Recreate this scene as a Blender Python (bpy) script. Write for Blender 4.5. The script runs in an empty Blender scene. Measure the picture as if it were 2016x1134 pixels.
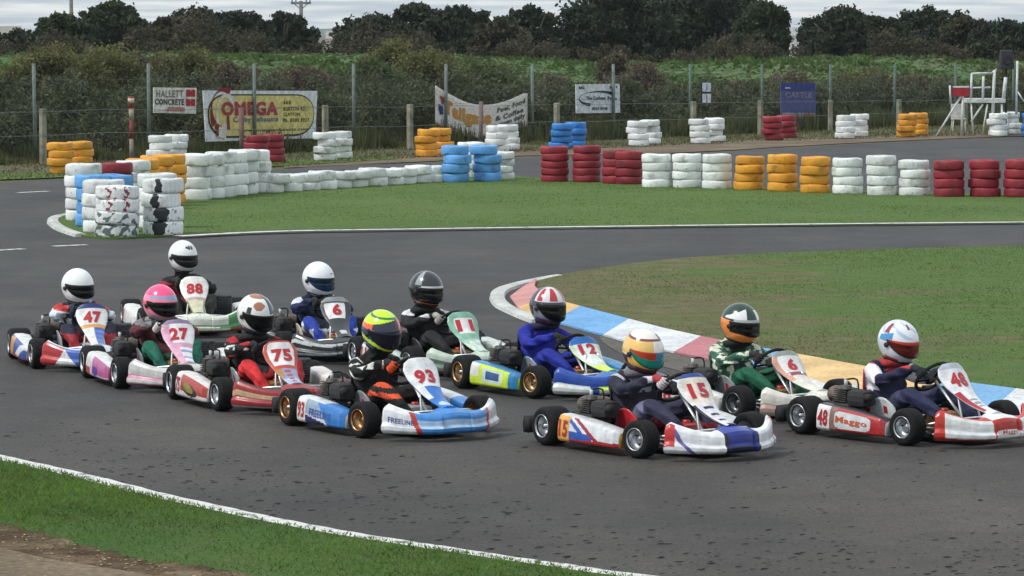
import bpy, bmesh, math, random
import numpy as np
from mathutils import Vector, Matrix
random.seed(7); rng = np.random.default_rng(7)
R = math.radians
S = bpy.context.scene
COL = S.collection

# ------------------------------------------------------------------ camera, world, sun, exposure
F, CX, CY, H = 7000.0, 1008.0, 567.0, 3.08
PITCH = math.atan(502 / F)
cd = bpy.data.cameras.new('camera'); cam = bpy.data.objects.new('camera', cd); COL.objects.link(cam)
cd.lens = 36 * F / 2016; cd.sensor_width = 36; cd.clip_end = 30000; cd.clip_start = 0.5
cam.location = (0, 0, H); cam.rotation_euler = (R(90) - PITCH, 0, 0)
S.camera = cam
S.render.resolution_x, S.render.resolution_y = 1024, 576
FW = Vector((0, math.cos(PITCH), -math.sin(PITCH))); UP = Vector((0, math.sin(PITCH), math.cos(PITCH)))

SUN_EL, SUN_AZ = 52, 250        # azimuth measured clockwise from +Y
w = bpy.data.worlds.new('World'); S.world = w; w.use_nodes = True
nt = w.node_tree; nt.nodes.clear()
def N(t, ty, **k):
    n = t.nodes.new(ty)
    for a, b in k.items(): setattr(n, a, b)
    return n
sky = N(nt, 'ShaderNodeTexSky', sky_type='NISHITA', sun_disc=False, sun_elevation=R(SUN_EL), sun_rotation=R(SUN_AZ))
bg1 = N(nt, 'ShaderNodeBackground'); bg1.inputs[1].default_value = .09
bg2 = N(nt, 'ShaderNodeBackground'); bg2.inputs[1].default_value = .86
tc = N(nt, 'ShaderNodeTexCoord'); mp = N(nt, 'ShaderNodeMapping'); mp.inputs['Scale'].default_value = (4, 4, 90)
nz = N(nt, 'ShaderNodeTexNoise'); nz.inputs['Scale'].default_value = 5; nz.inputs['Detail'].default_value = 7; nz.inputs['Roughness'].default_value = .55
cr = N(nt, 'ShaderNodeValToRGB')
cr.color_ramp.elements[0].position = .42; cr.color_ramp.elements[0].color = (.42, .49, .56, 1)
cr.color_ramp.elements[1].position = .62; cr.color_ramp.elements[1].color = (1.0, 1.0, .94, 1)
e = cr.color_ramp.elements.new(.5); e.color = (.62, .68, .715, 1)
sx = N(nt, 'ShaderNodeSeparateXYZ'); mr = N(nt, 'ShaderNodeMapRange'); mr.inputs[1].default_value = -.01; mr.inputs[2].default_value = .012
mr.inputs[3].default_value = 0.10; mr.inputs[4].default_value = 0; ad = N(nt, 'ShaderNodeMath', operation='ADD')
mix = N(nt, 'ShaderNodeMixShader'); mix.inputs[0].default_value = .82; out = N(nt, 'ShaderNodeOutputWorld')
L = nt.links.new
L(tc.outputs['Generated'], mp.inputs[0]); L(mp.outputs[0], nz.inputs[0])
L(tc.outputs['Generated'], sx.inputs[0]); L(sx.outputs[2], mr.inputs[0]); L(nz.outputs[0], ad.inputs[0]); L(mr.outputs[0], ad.inputs[1])
L(ad.outputs[0], cr.inputs[0]); L(cr.outputs[0], bg2.inputs[0]); L(sky.outputs[0], bg1.inputs[0])
L(bg1.outputs[0], mix.inputs[1]); L(bg2.outputs[0], mix.inputs[2]); L(mix.outputs[0], out.inputs[0])
sd = bpy.data.lights.new('sun', 'SUN'); sd.energy = 1.5; sd.angle = R(10); sd.color = (1, .96, .9)
so = bpy.data.objects.new('sun', sd); COL.objects.link(so)
sdir = Vector((math.sin(R(SUN_AZ)) * math.cos(R(SUN_EL)), math.cos(R(SUN_AZ)) * math.cos(R(SUN_EL)), math.sin(R(SUN_EL))))
so.rotation_euler = (-sdir).to_track_quat('-Z', 'Y').to_euler(); so.location = sdir * 60
S.view_settings.view_transform = 'Standard'; S.view_settings.look = 'None'; S.view_settings.exposure = 0.68
S.view_settings.gamma = 1; S.view_settings.use_curve_mapping = False

# ------------------------------------------------------------------ helpers
def ray(u, v): return FW * F + Vector((1, 0, 0)) * (u - CX) + UP * (CY - v)
def G(u, v, z=0.0):                       # place on the ground seen at a photo position
    d = ray(u, v); t = (z - H) / d.z; return Vector((d.x * t, d.y * t, z))
def AT(u, v, Y):                          # point at distance Y
    d = ray(u, v); t = Y / d.y; return Vector((d.x * t, Y, H + d.z * t))
def hexc(h):
    h = h.lstrip('#'); h = ''.join(x * 2 for x in h) if len(h) == 3 else h; c = [int(h[i:i + 2], 16) / 255 for i in (0, 2, 4)]
    return tuple(x / 12.92 if x < .04045 else ((x + .055) / 1.055) ** 2.4 for x in c) + (1,)
C = lambda h: hexc(h) if isinstance(h, str) else h
WH, BK, RD, NV = '#d9dcda', '#141416', '#b3202a', '#1c2348'

def finish(name, rough, metal=0, coat=0, var=.12, scale=25, bump=0, spec=.5, bscale=60):
    m = bpy.data.materials.new(name); m.use_nodes = True; t = m.node_tree; b = t.nodes['Principled BSDF']
    a = N(t, 'ShaderNodeVertexColor', layer_name='Col')
    tc = N(t, 'ShaderNodeTexCoord'); n = N(t, 'ShaderNodeTexNoise'); n.inputs['Scale'].default_value = scale; n.inputs['Detail'].default_value = 5
    t.links.new(tc.outputs['Object'], n.inputs[0])
    mr = N(t, 'ShaderNodeMapRange'); mr.inputs[3].default_value = 1 - var * 1.6; mr.inputs[4].default_value = 1 + var
    mr.inputs[1].default_value = .3; mr.inputs[2].default_value = .7
    t.links.new(n.outputs[0], mr.inputs[0])
    mx = N(t, 'ShaderNodeVectorMath', operation='SCALE')
    t.links.new(a.outputs[0], mx.inputs[0]); t.links.new(mr.outputs[0], mx.inputs['Scale'])
    t.links.new(mx.outputs[0], b.inputs['Base Color'])
    b.inputs['Roughness'].default_value = rough; b.inputs['Metallic'].default_value = metal
    b.inputs['Coat Weight'].default_value = coat; b.inputs['Specular IOR Level'].default_value = spec
    if bump:
        n2 = N(t, 'ShaderNodeTexNoise'); n2.inputs['Scale'].default_value = bscale; n2.inputs['Detail'].default_value = 4
        t.links.new(tc.outputs['Object'], n2.inputs[0])
        bp = N(t, 'ShaderNodeBump'); bp.inputs['Strength'].default_value = bump; bp.inputs['Distance'].default_value = .02
        t.links.new(n2.outputs[0], bp.inputs['Height']); t.links.new(bp.outputs[0], b.inputs['Normal'])
    return m
FIN = {
 'gloss': finish('painted_plastic', .36, coat=.2, var=.16, scale=14, bump=.2, bscale=9),
 'helm': finish('helmet_lacquer', .22, coat=.5, var=.05, scale=12),
 'visor': finish('visor_film', .22, coat=.15, var=.05, spec=.35),
 'cloth': finish('suit_cloth', .85, var=.14, scale=20, bump=.9, bscale=16),
 'rubber': finish('kart_rubber', .8, var=.35, scale=30, bump=.3, bscale=90, spec=.3),
 'metal': finish('bare_metal', .35, metal=.85, var=.2, scale=30),
 'dirty': finish('greasy_metal', .6, metal=.25, var=.4, scale=35, bump=.3),
 'matte': finish('weathered_paint', .75, var=.18, scale=7, bump=.2, bscale=20),
 'leaf': finish('leaf', .7, var=.25, scale=1.3, spec=.25),
 'bark': finish('bark', .9, var=.3, scale=4, bump=.5, bscale=8),
}

_g1 = FIN['gloss'].node_tree; _b1 = _g1.nodes['Principled BSDF']; _src = _b1.inputs['Base Color'].links[0].from_socket; _tc = N(_g1, 'ShaderNodeTexCoord'); _mp = N(_g1, 'ShaderNodeMapping'); _mp.inputs['Scale'].default_value = (5, 5, 22)
_n = N(_g1, 'ShaderNodeTexNoise'); _n.inputs['Scale'].default_value = 2.2; _n.inputs['Detail'].default_value = 8; _n.inputs['Roughness'].default_value = .7; _g1.links.new(_tc.outputs['Object'], _mp.inputs[0]); _g1.links.new(_mp.outputs[0], _n.inputs[0])
_mr = N(_g1, 'ShaderNodeMapRange'); _mr.inputs[1].default_value = .60; _mr.inputs[2].default_value = .70; _mr.inputs[4].default_value = .6; _g1.links.new(_n.outputs[0], _mr.inputs[0])
_m = N(_g1, 'ShaderNodeMix', data_type='RGBA'); _m.inputs[7].default_value = (.05, .048, .045, 1); _g1.links.new(_mr.outputs[0], _m.inputs[0]); _g1.links.new(_src, _m.inputs[6]); _g1.links.new(_m.outputs[2], _b1.inputs['Base Color'])
_lm = FIN['leaf']; _t = _lm.node_tree; _p = _t.nodes['Principled BSDF']; _tr = N(_t, 'ShaderNodeBsdfTranslucent'); _mx = N(_t, 'ShaderNodeMixShader'); _mx.inputs[0].default_value = .4
_cl = _p.inputs['Base Color'].links[0].from_socket; _t.links.new(_cl, _tr.inputs[0]); _t.links.new(_p.outputs[0], _mx.inputs[1]); _t.links.new(_tr.outputs[0], _mx.inputs[2]); _t.links.new(_mx.outputs[0], _t.nodes['Material Output'].inputs[0])
class MB:
    def __init__(s): s.v = []; s.f = []; s.c = []; s.m = []; s.s = []
    def add(s, vs, fs, col, fin='gloss', smooth=True):
        o = len(s.v); s.v += [tuple(p) for p in vs]; one = not isinstance(col, list)
        if one: col = C(col)
        for i, f in enumerate(fs):
            s.f.append([o + j for j in f]); s.c.append(col if one else C(col[i])); s.m.append(fin); s.s.append(smooth)
        return s
    def box(s, c, size, col, fin='gloss', rot=None, bev=.008, seg=2, taper=None):
        bm = bmesh.new(); bmesh.ops.create_cube(bm, size=1)
        bmesh.ops.scale(bm, vec=size, verts=bm.verts)
        if taper:
            for v in bm.verts:
                if v.co.z > 0: v.co.x *= taper[0]; v.co.y *= taper[1]
        b = min(bev, min(size) * .45)
        if b > 1e-4: bmesh.ops.bevel(bm, geom=list(bm.edges), offset=b, segments=seg, affect='EDGES', profile=.6)
        M = Matrix.Translation(Vector(c)) @ (rot.to_4x4() if rot else Matrix())
        s.add([M @ v.co for v in bm.verts], [[v.index for v in f.verts] for f in bm.faces], col, fin, False); bm.free(); return s
    def tube(s, pts, r, col, fin='metal', n=8, smooth_path=0, cap=True):
        P = [Vector(p) for p in pts]
        if smooth_path and len(P) > 2:
            Q = []
            for i in range(len(P) - 1):
                a, b, c, d = P[max(i - 1, 0)], P[i], P[i + 1], P[min(i + 2, len(P) - 1)]
                for k in range(smooth_path):
                    t = k / smooth_path
                    Q.append(.5 * ((2 * b) + (c - a) * t + (2 * a - 5 * b + 4 * c - d) * t * t + (3 * b - a - 3 * c + d) * t ** 3))
            P = Q + [P[-1]]
        vs = []; fs = []; ref = None
        for i, p in enumerate(P):
            d = (P[min(i + 1, len(P) - 1)] - P[max(i - 1, 0)]).normalized()
            if ref is None: ref = d.orthogonal().normalized()
            ref = (ref - d * ref.dot(d)).normalized(); bi = d.cross(ref)
            rr = r[min(i, len(r) - 1)] if isinstance(r, (list, tuple)) else r
            for k in range(n):
                a = 2 * math.pi * k / n; vs.append(p + (ref * math.cos(a) + bi * math.sin(a)) * rr)
        for i in range(len(P) - 1):
            for k in range(n):
                fs.append([i * n + k, i * n + (k + 1) % n, (i + 1) * n + (k + 1) % n, (i + 1) * n + k])
        if cap: fs.append(list(range(n))[::-1]); fs.append([(len(P) - 1) * n + k for k in range(n)])
        return s.add(vs, fs, col, fin)
    def ring(s, c, e1, e2, rad, r, col, fin='rubber', n=28, m=8):
        c, e1, e2 = Vector(c), Vector(e1), Vector(e2); ax = e1.cross(e2); vs = []; fs = []
        for i in range(n):
            a = 2 * math.pi * i / n; d = e1 * math.cos(a) + e2 * math.sin(a)
            for j in range(m):
                b = 2 * math.pi * j / m; vs.append(c + d * (rad + r * math.cos(b)) + ax * r * math.sin(b))
                fs.append([i * m + j, i * m + (j + 1) % m, ((i + 1) % n) * m + (j + 1) % m, ((i + 1) % n) * m + j])
        return s.add(vs, fs, col, fin)
    def lathe(s, prof, c, axis, col, fin='rubber', n=32, close=False):
        ax = Vector(axis).normalized(); e1 = ax.orthogonal().normalized(); e2 = ax.cross(e1); c = Vector(c); vs = []; fs = []; k = len(prof)
        for i in range(n):
            a = 2 * math.pi * i / n; d = e1 * math.cos(a) + e2 * math.sin(a)
            for r, h in prof: vs.append(c + d * r + ax * h)
        for i in range(n):
            for j in range(k if close else k - 1):
                fs.append([i * k + j, i * k + (j + 1) % k, ((i + 1) % n) * k + (j + 1) % k, ((i + 1) % n) * k + j])
        return s.add(vs, fs, col if not callable(col) else [col(i // (k if close else k - 1), i % (k if close else k - 1)) for i in range(len(fs))], fin)
    def surf(s, P, u0, u1, nu, v0, v1, nv, col, fin='gloss', thick=0, back='#1a1a1a'):
        vs = []; fs = []; cs = []
        for i in range(nu + 1):
            for j in range(nv + 1): vs.append(Vector(P(u0 + (u1 - u0) * i / nu, v0 + (v1 - v0) * j / nv)))
        for i in range(nu):
            for j in range(nv):
                fs.append([i * (nv + 1) + j, (i + 1) * (nv + 1) + j, (i + 1) * (nv + 1) + j + 1, i * (nv + 1) + j + 1])
                cs.append(col(u0 + (u1 - u0) * (i + .5) / nu, v0 + (v1 - v0) * (j + .5) / nv) if callable(col) else col)
        if thick:
            M = len(vs); nrm = [Vector() for _ in vs]
            for f in fs:
                nn = (vs[f[1]] - vs[f[0]]).cross(vs[f[3]] - vs[f[0]])
                for k in f: nrm[k] = nrm[k] + nn
            vs = vs + [vs[k] - nrm[k].normalized() * thick for k in range(M)]
            for f in fs[:]: fs.append([M + k for k in f[::-1]]); cs.append(back)
            bd = [i * (nv + 1) for i in range(nu + 1)] + [nu * (nv + 1) + j for j in range(1, nv + 1)] + [i * (nv + 1) + nv for i in range(nu - 1, -1, -1)] + [j for j in range(nv - 1, 0, -1)]
            for k in range(len(bd)):
                a, b = bd[k], bd[(k + 1) % len(bd)]; fs.append([b, a, M + a, M + b]); cs.append(cs[0] if callable(col) else col)
        return s.add(vs, fs, cs, fin)
    def sweep(s, sec, P, u0, u1, nu, col, fin='gloss'):    # closed section swept; P(u, (a,b)) -> point; col(u, k)
        k = len(sec); vs = []; fs = []; cs = []
        for i in range(nu + 1):
            u = u0 + (u1 - u0) * i / nu
            for q in sec: vs.append(P(u, q))
        for i in range(nu):
            u = u0 + (u1 - u0) * (i + .5) / nu
            for j in range(k):
                fs.append([i * k + j, (i + 1) * k + j, (i + 1) * k + (j + 1) % k, i * k + (j + 1) % k]); cs.append(col(u, (j + .5) / k) if callable(col) else col)
        fs.append(list(range(k))); cs.append(cs[0]); fs.append([nu * k + j for j in range(k)][::-1]); cs.append(cs[-1])
        return s.add(vs, fs, cs, fin)
    def text(s, body, fit, mapf, col, bold=.03, fin='gloss', sub=1):   # fit=(a0,b0,a1,b1)
        V, Fc = glyphs(body, bold); a0, b0, a1, b1 = fit
        return s.add([mapf(a0 + (a1 - a0) * x, b0 + (b1 - b0) * y) for x, y in V], Fc, col, fin, False)
    def mesh(s, name):
        me = bpy.data.meshes.new(name); me.from_pydata(s.v, [], s.f)
        fins = []; [fins.append(m) for m in s.m if m not in fins]
        for m in fins: me.materials.append(FIN[m])
        me.polygons.foreach_set('material_index', [fins.index(m) for m in s.m])
        me.polygons.foreach_set('use_smooth', s.s)
        ca = me.color_attributes.new('Col', 'FLOAT_COLOR', 'CORNER')
        tot = np.array([len(f) for f in s.f]); ca.data.foreach_set('color', np.repeat(np.array(s.c, dtype=np.float32), tot, axis=0).ravel())
        me.update(); return me
    def build(s, name, parent=None, label=None, cat=None, group=None, kind=None):
        o = bpy.data.objects.new(name, s.mesh(name)); COL.objects.link(o)
        if parent: o.parent = parent
        return tag(o, label, cat, group, kind)
def tag(o, label=None, cat=None, group=None, kind=None):
    if label: o['label'] = label
    if cat: o['category'] = cat
    if group: o['group'] = group
    if kind: o['kind'] = kind
    return o
def empty(name, loc, rz=0, **k):
    o = bpy.data.objects.new(name, None); COL.objects.link(o); o.location = loc; o.rotation_euler = (0, 0, rz); o.empty_display_size = .1
    return tag(o, **k)
_g = {}
def glyphs(body, bold):
    k = (body, bold)
    if k not in _g:
        cu = bpy.data.curves.new('t', 'FONT'); cu.body = body; cu.offset = bold; cu.resolution_u = 3; cu.space_character = 1.08 + bold
        o = bpy.data.objects.new('t', cu); COL.objects.link(o); me = bpy.data.meshes.new_from_object(o)
        bm = bmesh.new(); bm.from_mesh(me); bmesh.ops.triangulate(bm, faces=bm.faces); 
        if len(body) <= 2:
            for _ in range(2): bmesh.ops.subdivide_edges(bm, edges=[e for e in bm.edges if e.calc_length() > .12], cuts=1, use_grid_fill=False); bmesh.ops.triangulate(bm, faces=bm.faces)
        bm.to_mesh(me); bm.free(); P = np.array([v.co[:2] for v in me.vertices]); mn, mx = P.min(0), P.max(0); P = (P - mn) / (mx - mn)
        _g[k] = (P.tolist(), [list(p.vertices) for p in me.polygons])
        bpy.data.objects.remove(o); bpy.data.curves.remove(cu); bpy.data.meshes.remove(me)
    return _g[k]
def skin(nodes, edges, root, sub=2):
    me = bpy.data.meshes.new('k'); names = list(nodes); me.from_pydata([nodes[n][0] for n in names], [(names.index(a), names.index(b)) for a, b in edges], [])
    o = bpy.data.objects.new('k', me); COL.objects.link(o)
    o.modifiers.new('a', 'SKIN').use_smooth_shade = True
    if not me.skin_vertices: bpy.context.view_layer.update()
    sk = me.skin_vertices[0].data
    for i, n in enumerate(names):
        r = nodes[n][1]; sk[i].radius = (r, r) if not isinstance(r, tuple) else r; sk[i].use_root = (n == root)
    m = o.modifiers.new('b', 'SUBSURF'); m.levels = m.render_levels = sub
    bpy.context.view_layer.update()
    ev = o.evaluated_get(bpy.context.evaluated_depsgraph_get()); em = ev.to_mesh()
    vs = [tuple(v.co) for v in em.vertices]; fs = [list(p.vertices) for p in em.polygons]
    ev.to_mesh_clear(); bpy.data.objects.remove(o); bpy.data.meshes.remove(me)
    return vs, fs

# ------------------------------------------------------------------ ground materials
def ground_mat(name, build):
    m = bpy.data.materials.new(name); m.use_nodes = True; t = m.node_tree; b = t.nodes['Principled BSDF']
    tc = N(t, 'ShaderNodeTexCoord'); build(t, b, tc); return m
def noise(t, tc, sc, det=5, mpv=None, rough=.55):
    n = N(t, 'ShaderNodeTexNoise'); n.inputs['Scale'].default_value = sc; n.inputs['Detail'].default_value = det; n.inputs['Roughness'].default_value = rough
    if mpv:
        mp = N(t, 'ShaderNodeMapping'); mp.inputs['Scale'].default_value = mpv; t.links.new(tc.outputs['Object'], mp.inputs[0]); t.links.new(mp.outputs[0], n.inputs[0])
    else: t.links.new(tc.outputs['Object'], n.inputs[0])
    return n
def ramp(t, src, stops):
    r = N(t, 'ShaderNodeValToRGB'); e = r.color_ramp.elements
    while len(e) < len(stops): e.new(.5)
    for x, (p, c) in zip(e, stops): x.position = p; x.color = c if len(c) == 4 else c + (1,)
    t.links.new(src, r.inputs[0]); return r
def mixc(t, mode, fac, a, b):
    m = N(t, 'ShaderNodeMix', data_type='RGBA', blend_type=mode)
    for i, x in ((0, fac), (6, a), (7, b)):
        if isinstance(x, (int, float)): m.inputs[i].default_value = x
        elif isinstance(x, tuple): m.inputs[i].default_value = x if len(x) == 4 else x + (1,)
        else: t.links.new(x, m.inputs[i])
    return m.outputs[2]
def bump(t, b, src, st, dist=.02):
    bp = N(t, 'ShaderNodeBump'); bp.inputs['Strength'].default_value = st; bp.inputs['Distance'].default_value = dist
    t.links.new(src, bp.inputs['Height']); t.links.new(bp.outputs[0], b.inputs['Normal'])
def b_asphalt(t, b, tc):
    big = noise(t, tc, .25, 5); mid = noise(t, tc, 1.1, 6); fine = noise(t, tc, 55, 3, rough=.7); streak = noise(t, tc, .55, 5, (1, .25, 1))
    base = ramp(t, big.outputs[0], [(.3, (.043, .0435, .0455)), (.7, (.065, .063, .061))]).outputs[0]
    x = mixc(t, 'MULTIPLY', 1.0, base, ramp(t, mid.outputs[0], [(.3, (.8, .8, .8)), (.7, (1.15, 1.13, 1.1))]).outputs[0])
    x = mixc(t, 'MULTIPLY', .8, x, ramp(t, streak.outputs[0], [(.35, (.7, .7, .72)), (.6, (1.08, 1.08, 1.08))]).outputs[0])
    x = mixc(t, 'MULTIPLY', 1.0, x, ramp(t, fine.outputs[0], [(.3, (.42, .42, .42)), (.72, (1.7, 1.68, 1.64))]).outputs[0])
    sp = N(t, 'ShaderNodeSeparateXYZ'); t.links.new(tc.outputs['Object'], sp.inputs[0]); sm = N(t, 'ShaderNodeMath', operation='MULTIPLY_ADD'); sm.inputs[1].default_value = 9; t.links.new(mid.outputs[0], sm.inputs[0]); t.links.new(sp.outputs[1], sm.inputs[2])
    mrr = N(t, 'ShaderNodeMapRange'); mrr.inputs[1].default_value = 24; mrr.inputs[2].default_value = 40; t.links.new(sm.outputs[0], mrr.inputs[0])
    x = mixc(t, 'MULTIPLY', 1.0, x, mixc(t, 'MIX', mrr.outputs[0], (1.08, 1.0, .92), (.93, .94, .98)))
    spk = noise(t, tc, 9, 4, (.6, 1.6, 1), .7); x = mixc(t, 'MULTIPLY', 1.0, x, ramp(t, spk.outputs[0], [(.29, (.5, .5, .5)), (.35, (1, 1, 1))]).outputs[0])
    sp2 = noise(t, tc, 2.6, 6, None, .75); x = mixc(t, 'MULTIPLY', 1.0, x, ramp(t, sp2.outputs[0], [(.36, (.86, .86, .88)), (.5, (1, 1, 1)), (.66, (1.1, 1.09, 1.07))]).outputs[0])
    t.links.new(x, b.inputs['Base Color']); b.inputs['Roughness'].default_value = .78; b.inputs['Specular IOR Level'].default_value = .35
    bump(t, b, fine.outputs[0], .5, .01)
def b_grass(c0, c1, c2, dead):
    def f(t, b, tc):
        n1 = noise(t, tc, .35, 5); n2 = noise(t, tc, 3, 6); n3 = noise(t, tc, 40, 3, rough=.8)
        x = ramp(t, n1.outputs[0], [(.3, c0), (.5, c1), (.68, c2)]).outputs[0]
        x = mixc(t, 'MIX', ramp(t, n2.outputs[0], [(.5, (0, 0, 0)), (.72, (dead, dead, dead))]).outputs[0], x, (.12, .105, .045))
        x = mixc(t, 'MULTIPLY', 1.0, x, ramp(t, n3.outputs[0], [(.3, (.55, .55, .55)), (.7, (1.35, 1.35, 1.35))]).outputs[0])
        t.links.new(x, b.inputs['Base Color']); b.inputs['Roughness'].default_value = .9; b.inputs['Specular IOR Level'].default_value = .2
        bump(t, b, n3.outputs[0], .8, .03)
    return f
def b_dirt(t, b, tc):
    n1 = noise(t, tc, .6, 6); n2 = noise(t, tc, 18, 4)
    x = ramp(t, n1.outputs[0], [(.3, (.08, .064, .038)), (.5, (.135, .10, .062)), (.7, (.22, .16, .10))]).outputs[0]
    x = mixc(t, 'MULTIPLY', 1.0, x, ramp(t, n2.outputs[0], [(.3, (.6, .6, .6)), (.7, (1.3, 1.3, 1.3))]).outputs[0])
    t.links.new(x, b.inputs['Base Color']); b.inputs['Roughness'].default_value = .95; bump(t, b, n2.outputs[0], .7, .03)
def b_field(t, b, tc):
    n1 = noise(t, tc, .12, 6); n2 = noise(t, tc, 6, 4)
    x = ramp(t, n1.outputs[0], [(.35, (.045, .065, .02)), (.5, (.075, .075, .03)), (.65, (.13, .105, .06))]).outputs[0]
    x = mixc(t, 'MULTIPLY', 1.0, x, ramp(t, n2.outputs[0], [(.3, (.6, .6, .6)), (.7, (1.3, 1.3, 1.3))]).outputs[0])
    t.links.new(x, b.inputs['Base Color']); b.inputs['Roughness'].default_value = .95
def b_mound(t, b, tc):
    n1 = noise(t, tc, .22, 6); n2 = noise(t, tc, 2.5, 6)
    x = ramp(t, n1.outputs[0], [(.3, (.06, .115, .03)), (.5, (.07, .14, .035)), (.7, (.11, .12, .055))]).outputs[0]
    x = mixc(t, 'MULTIPLY', 1.0, x, ramp(t, n2.outputs[0], [(.3, (.5, .5, .5)), (.7, (1.35, 1.35, 1.35))]).outputs[0])
    t.links.new(x, b.inputs['Base Color']); b.inputs['Roughness'].default_value = .95; bump(t, b, n2.outputs[0], 1, .3)
def b_line(t, b, tc):
    n1 = noise(t, tc, 9, 6); n2 = noise(t, tc, 60, 3)
    x = ramp(t, n1.outputs[0], [(.34, (.12, .12, .115)), (.44, (.62, .62, .60)), (.7, (.72, .72, .70))]).outputs[0]
    x = mixc(t, 'MULTIPLY', 1.0, x, ramp(t, n2.outputs[0], [(.3, (.7, .7, .7)), (.6, (1.05, 1.05, 1.05))]).outputs[0])
    t.links.new(x, b.inputs['Base Color']); b.inputs['Roughness'].default_value = .7
def b_hill(t, b, tc):
    n = noise(t, tc, .004, 6)
    x = ramp(t, n.outputs[0], [(.3, (.035, .055, .045)), (.7, (.07, .09, .07))]).outputs[0]
    t.links.new(x, b.inputs['Base Color']); b.inputs['Roughness'].default_value = 1
M_ASPH = ground_mat('asphalt', b_asphalt); M_DIRT = ground_mat('dirt', b_dirt); M_FIELD = ground_mat('field', b_field)
M_GA = ground_mat('mown_grass', b_grass((.085, .150, .036), (.098, .168, .040), (.12, .18, .052), .3))
def b_worn(t, b, tc):
    n1 = noise(t, tc, 1.0, 6, (.35, .8, 1), .65); n2 = noise(t, tc, 3, 6); n3 = noise(t, tc, 40, 3, rough=.8)
    sp = N(t, 'ShaderNodeSeparateXYZ'); t.links.new(tc.outputs['Object'], sp.inputs[0]); mr = N(t, 'ShaderNodeMapRange'); mr.inputs[1].default_value = 0; mr.inputs[2].default_value = 6.5; mr.inputs[3].default_value = .19; mr.inputs[4].default_value = -.14; t.links.new(sp.outputs[0], mr.inputs[0])
    ad = N(t, 'ShaderNodeMath', operation='ADD'); t.links.new(n1.outputs[0], ad.inputs[0]); t.links.new(mr.outputs[0], ad.inputs[1])
    gr = ramp(t, n2.outputs[0], [(.3, (.078, .138, .032)), (.7, (.11, .175, .045))]).outputs[0]; br = ramp(t, n2.outputs[0], [(.3, (.10, .115, .042)), (.6, (.165, .145, .075)), (.75, (.22, .18, .11))]).outputs[0]
    x = mixc(t, 'MIX', ramp(t, ad.outputs[0], [(.46, (0, 0, 0)), (.58, (1, 1, 1))]).outputs[0], gr, br)
    x = mixc(t, 'MULTIPLY', 1.0, x, ramp(t, n3.outputs[0], [(.3, (.6, .6, .6)), (.7, (1.3, 1.3, 1.3))]).outputs[0])
    t.links.new(x, b.inputs['Base Color']); b.inputs['Roughness'].default_value = .9; b.inputs['Specular IOR Level'].default_value = .2; bump(t, b, n3.outputs[0], .8, .03)
M_GB = ground_mat('worn_grass', b_worn)
M_GN = ground_mat('near_grass', b_grass((.05, .10, .02), (.062, .125, .024), (.08, .14, .032), .35))
M_MOUND = ground_mat('bank_grass', b_mound); M_LINE = ground_mat('line_paint', b_line); M_HILL = ground_mat('far_hill', b_hill)

def smooth_poly(pts, k=6):
    out = []
    for i in range(len(pts) - 1):
        a, b, c, d = (Vector(pts[j]) for j in (max(i - 1, 0), i, i + 1, min(i + 2, len(pts) - 1)))
        for q in range(k):
            t = q / k; out.append(.5 * ((2 * b) + (c - a) * t + (2 * a - 5 * b + 4 * c - d) * t * t + (3 * b - a - 3 * c + d) * t ** 3))
    return out + [Vector(pts[-1])]
def sheet(name, pts, z, mat, skirt=0, kind='structure'):
    bm = bmesh.new(); vs = [bm.verts.new((p.x, p.y, z)) for p in pts]; bm.faces.new(vs)
    f = bm.faces[:][0] if False else list(bm.faces)[0]
    if f.normal.z == 0: f.normal_update()
    if f.normal.z < 0: f.normal_flip()
    bmesh.ops.triangulate(bm, faces=[f])
    if skirt:
        n = len(vs); lo = [bm.verts.new((p.x, p.y, z - skirt)) for p in pts]
        for i in range(n): bm.faces.new((vs[i], lo[i], lo[(i + 1) % n], vs[(i + 1) % n]))
    me = bpy.data.meshes.new(name); bm.to_mesh(me); bm.free(); me.materials.append(mat)
    o = bpy.data.objects.new(name, me); COL.objects.link(o); o['kind'] = kind; return o
def line(name, pix, width, z, sm=6):
    P = smooth_poly([G(*p) for p in pix], sm); vs = []; fs = []
    for i, p in enumerate(P):
        d = (P[min(i + 1, len(P) - 1)] - P[max(i - 1, 0)]).normalized(); n = Vector((-d.y, d.x, 0)) * width / 2
        j = 1 + .07 * math.sin(i * 1.7)
        vs += [(p + n * j) + Vector((0, 0, z)), (p - n * j) + Vector((0, 0, z))]
    for i in range(len(P) - 1): fs.append([2 * i, 2 * i + 1, 2 * i + 3, 2 * i + 2])
    me = bpy.data.meshes.new(name); me.from_pydata([tuple(v) for v in vs], [], fs); me.materials.append(M_LINE)
    o = bpy.data.objects.new(name, me); COL.objects.link(o); o['kind'] = 'structure'; return o

# ground out to the horizon
g = sheet('ground', [Vector(p) for p in ((-2900, -60, 0), (2900, -60, 0), (2900, 7600, 0), (-2900, 7600, 0))], 0, M_FIELD)
near_line = [(-500, 800), (-200, 862), (0, 907), (100, 929), (200, 953), (300, 979), (400, 1001), (500, 1023), (600, 1043), (700, 1061), (850, 1084), (1000, 1107), (1110, 1122), (1220, 1138), (1600, 1180), (2400, 1260)]
far_edge = [(-500, 376), (0, 361), (90, 355), (300, 348), (520, 337), (640, 328), (860, 320), (1000, 312), (1100, 310), (1300, 306), (1450, 298), (1600, 289), (1800, 279), (2016, 271), (2600, 255)]
nl = smooth_poly([G(*p) for p in near_line]); fe = smooth_poly([G(*p) for p in far_edge])
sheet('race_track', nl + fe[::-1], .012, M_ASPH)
line('white_edge_line', near_line, .2, .018)
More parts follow.
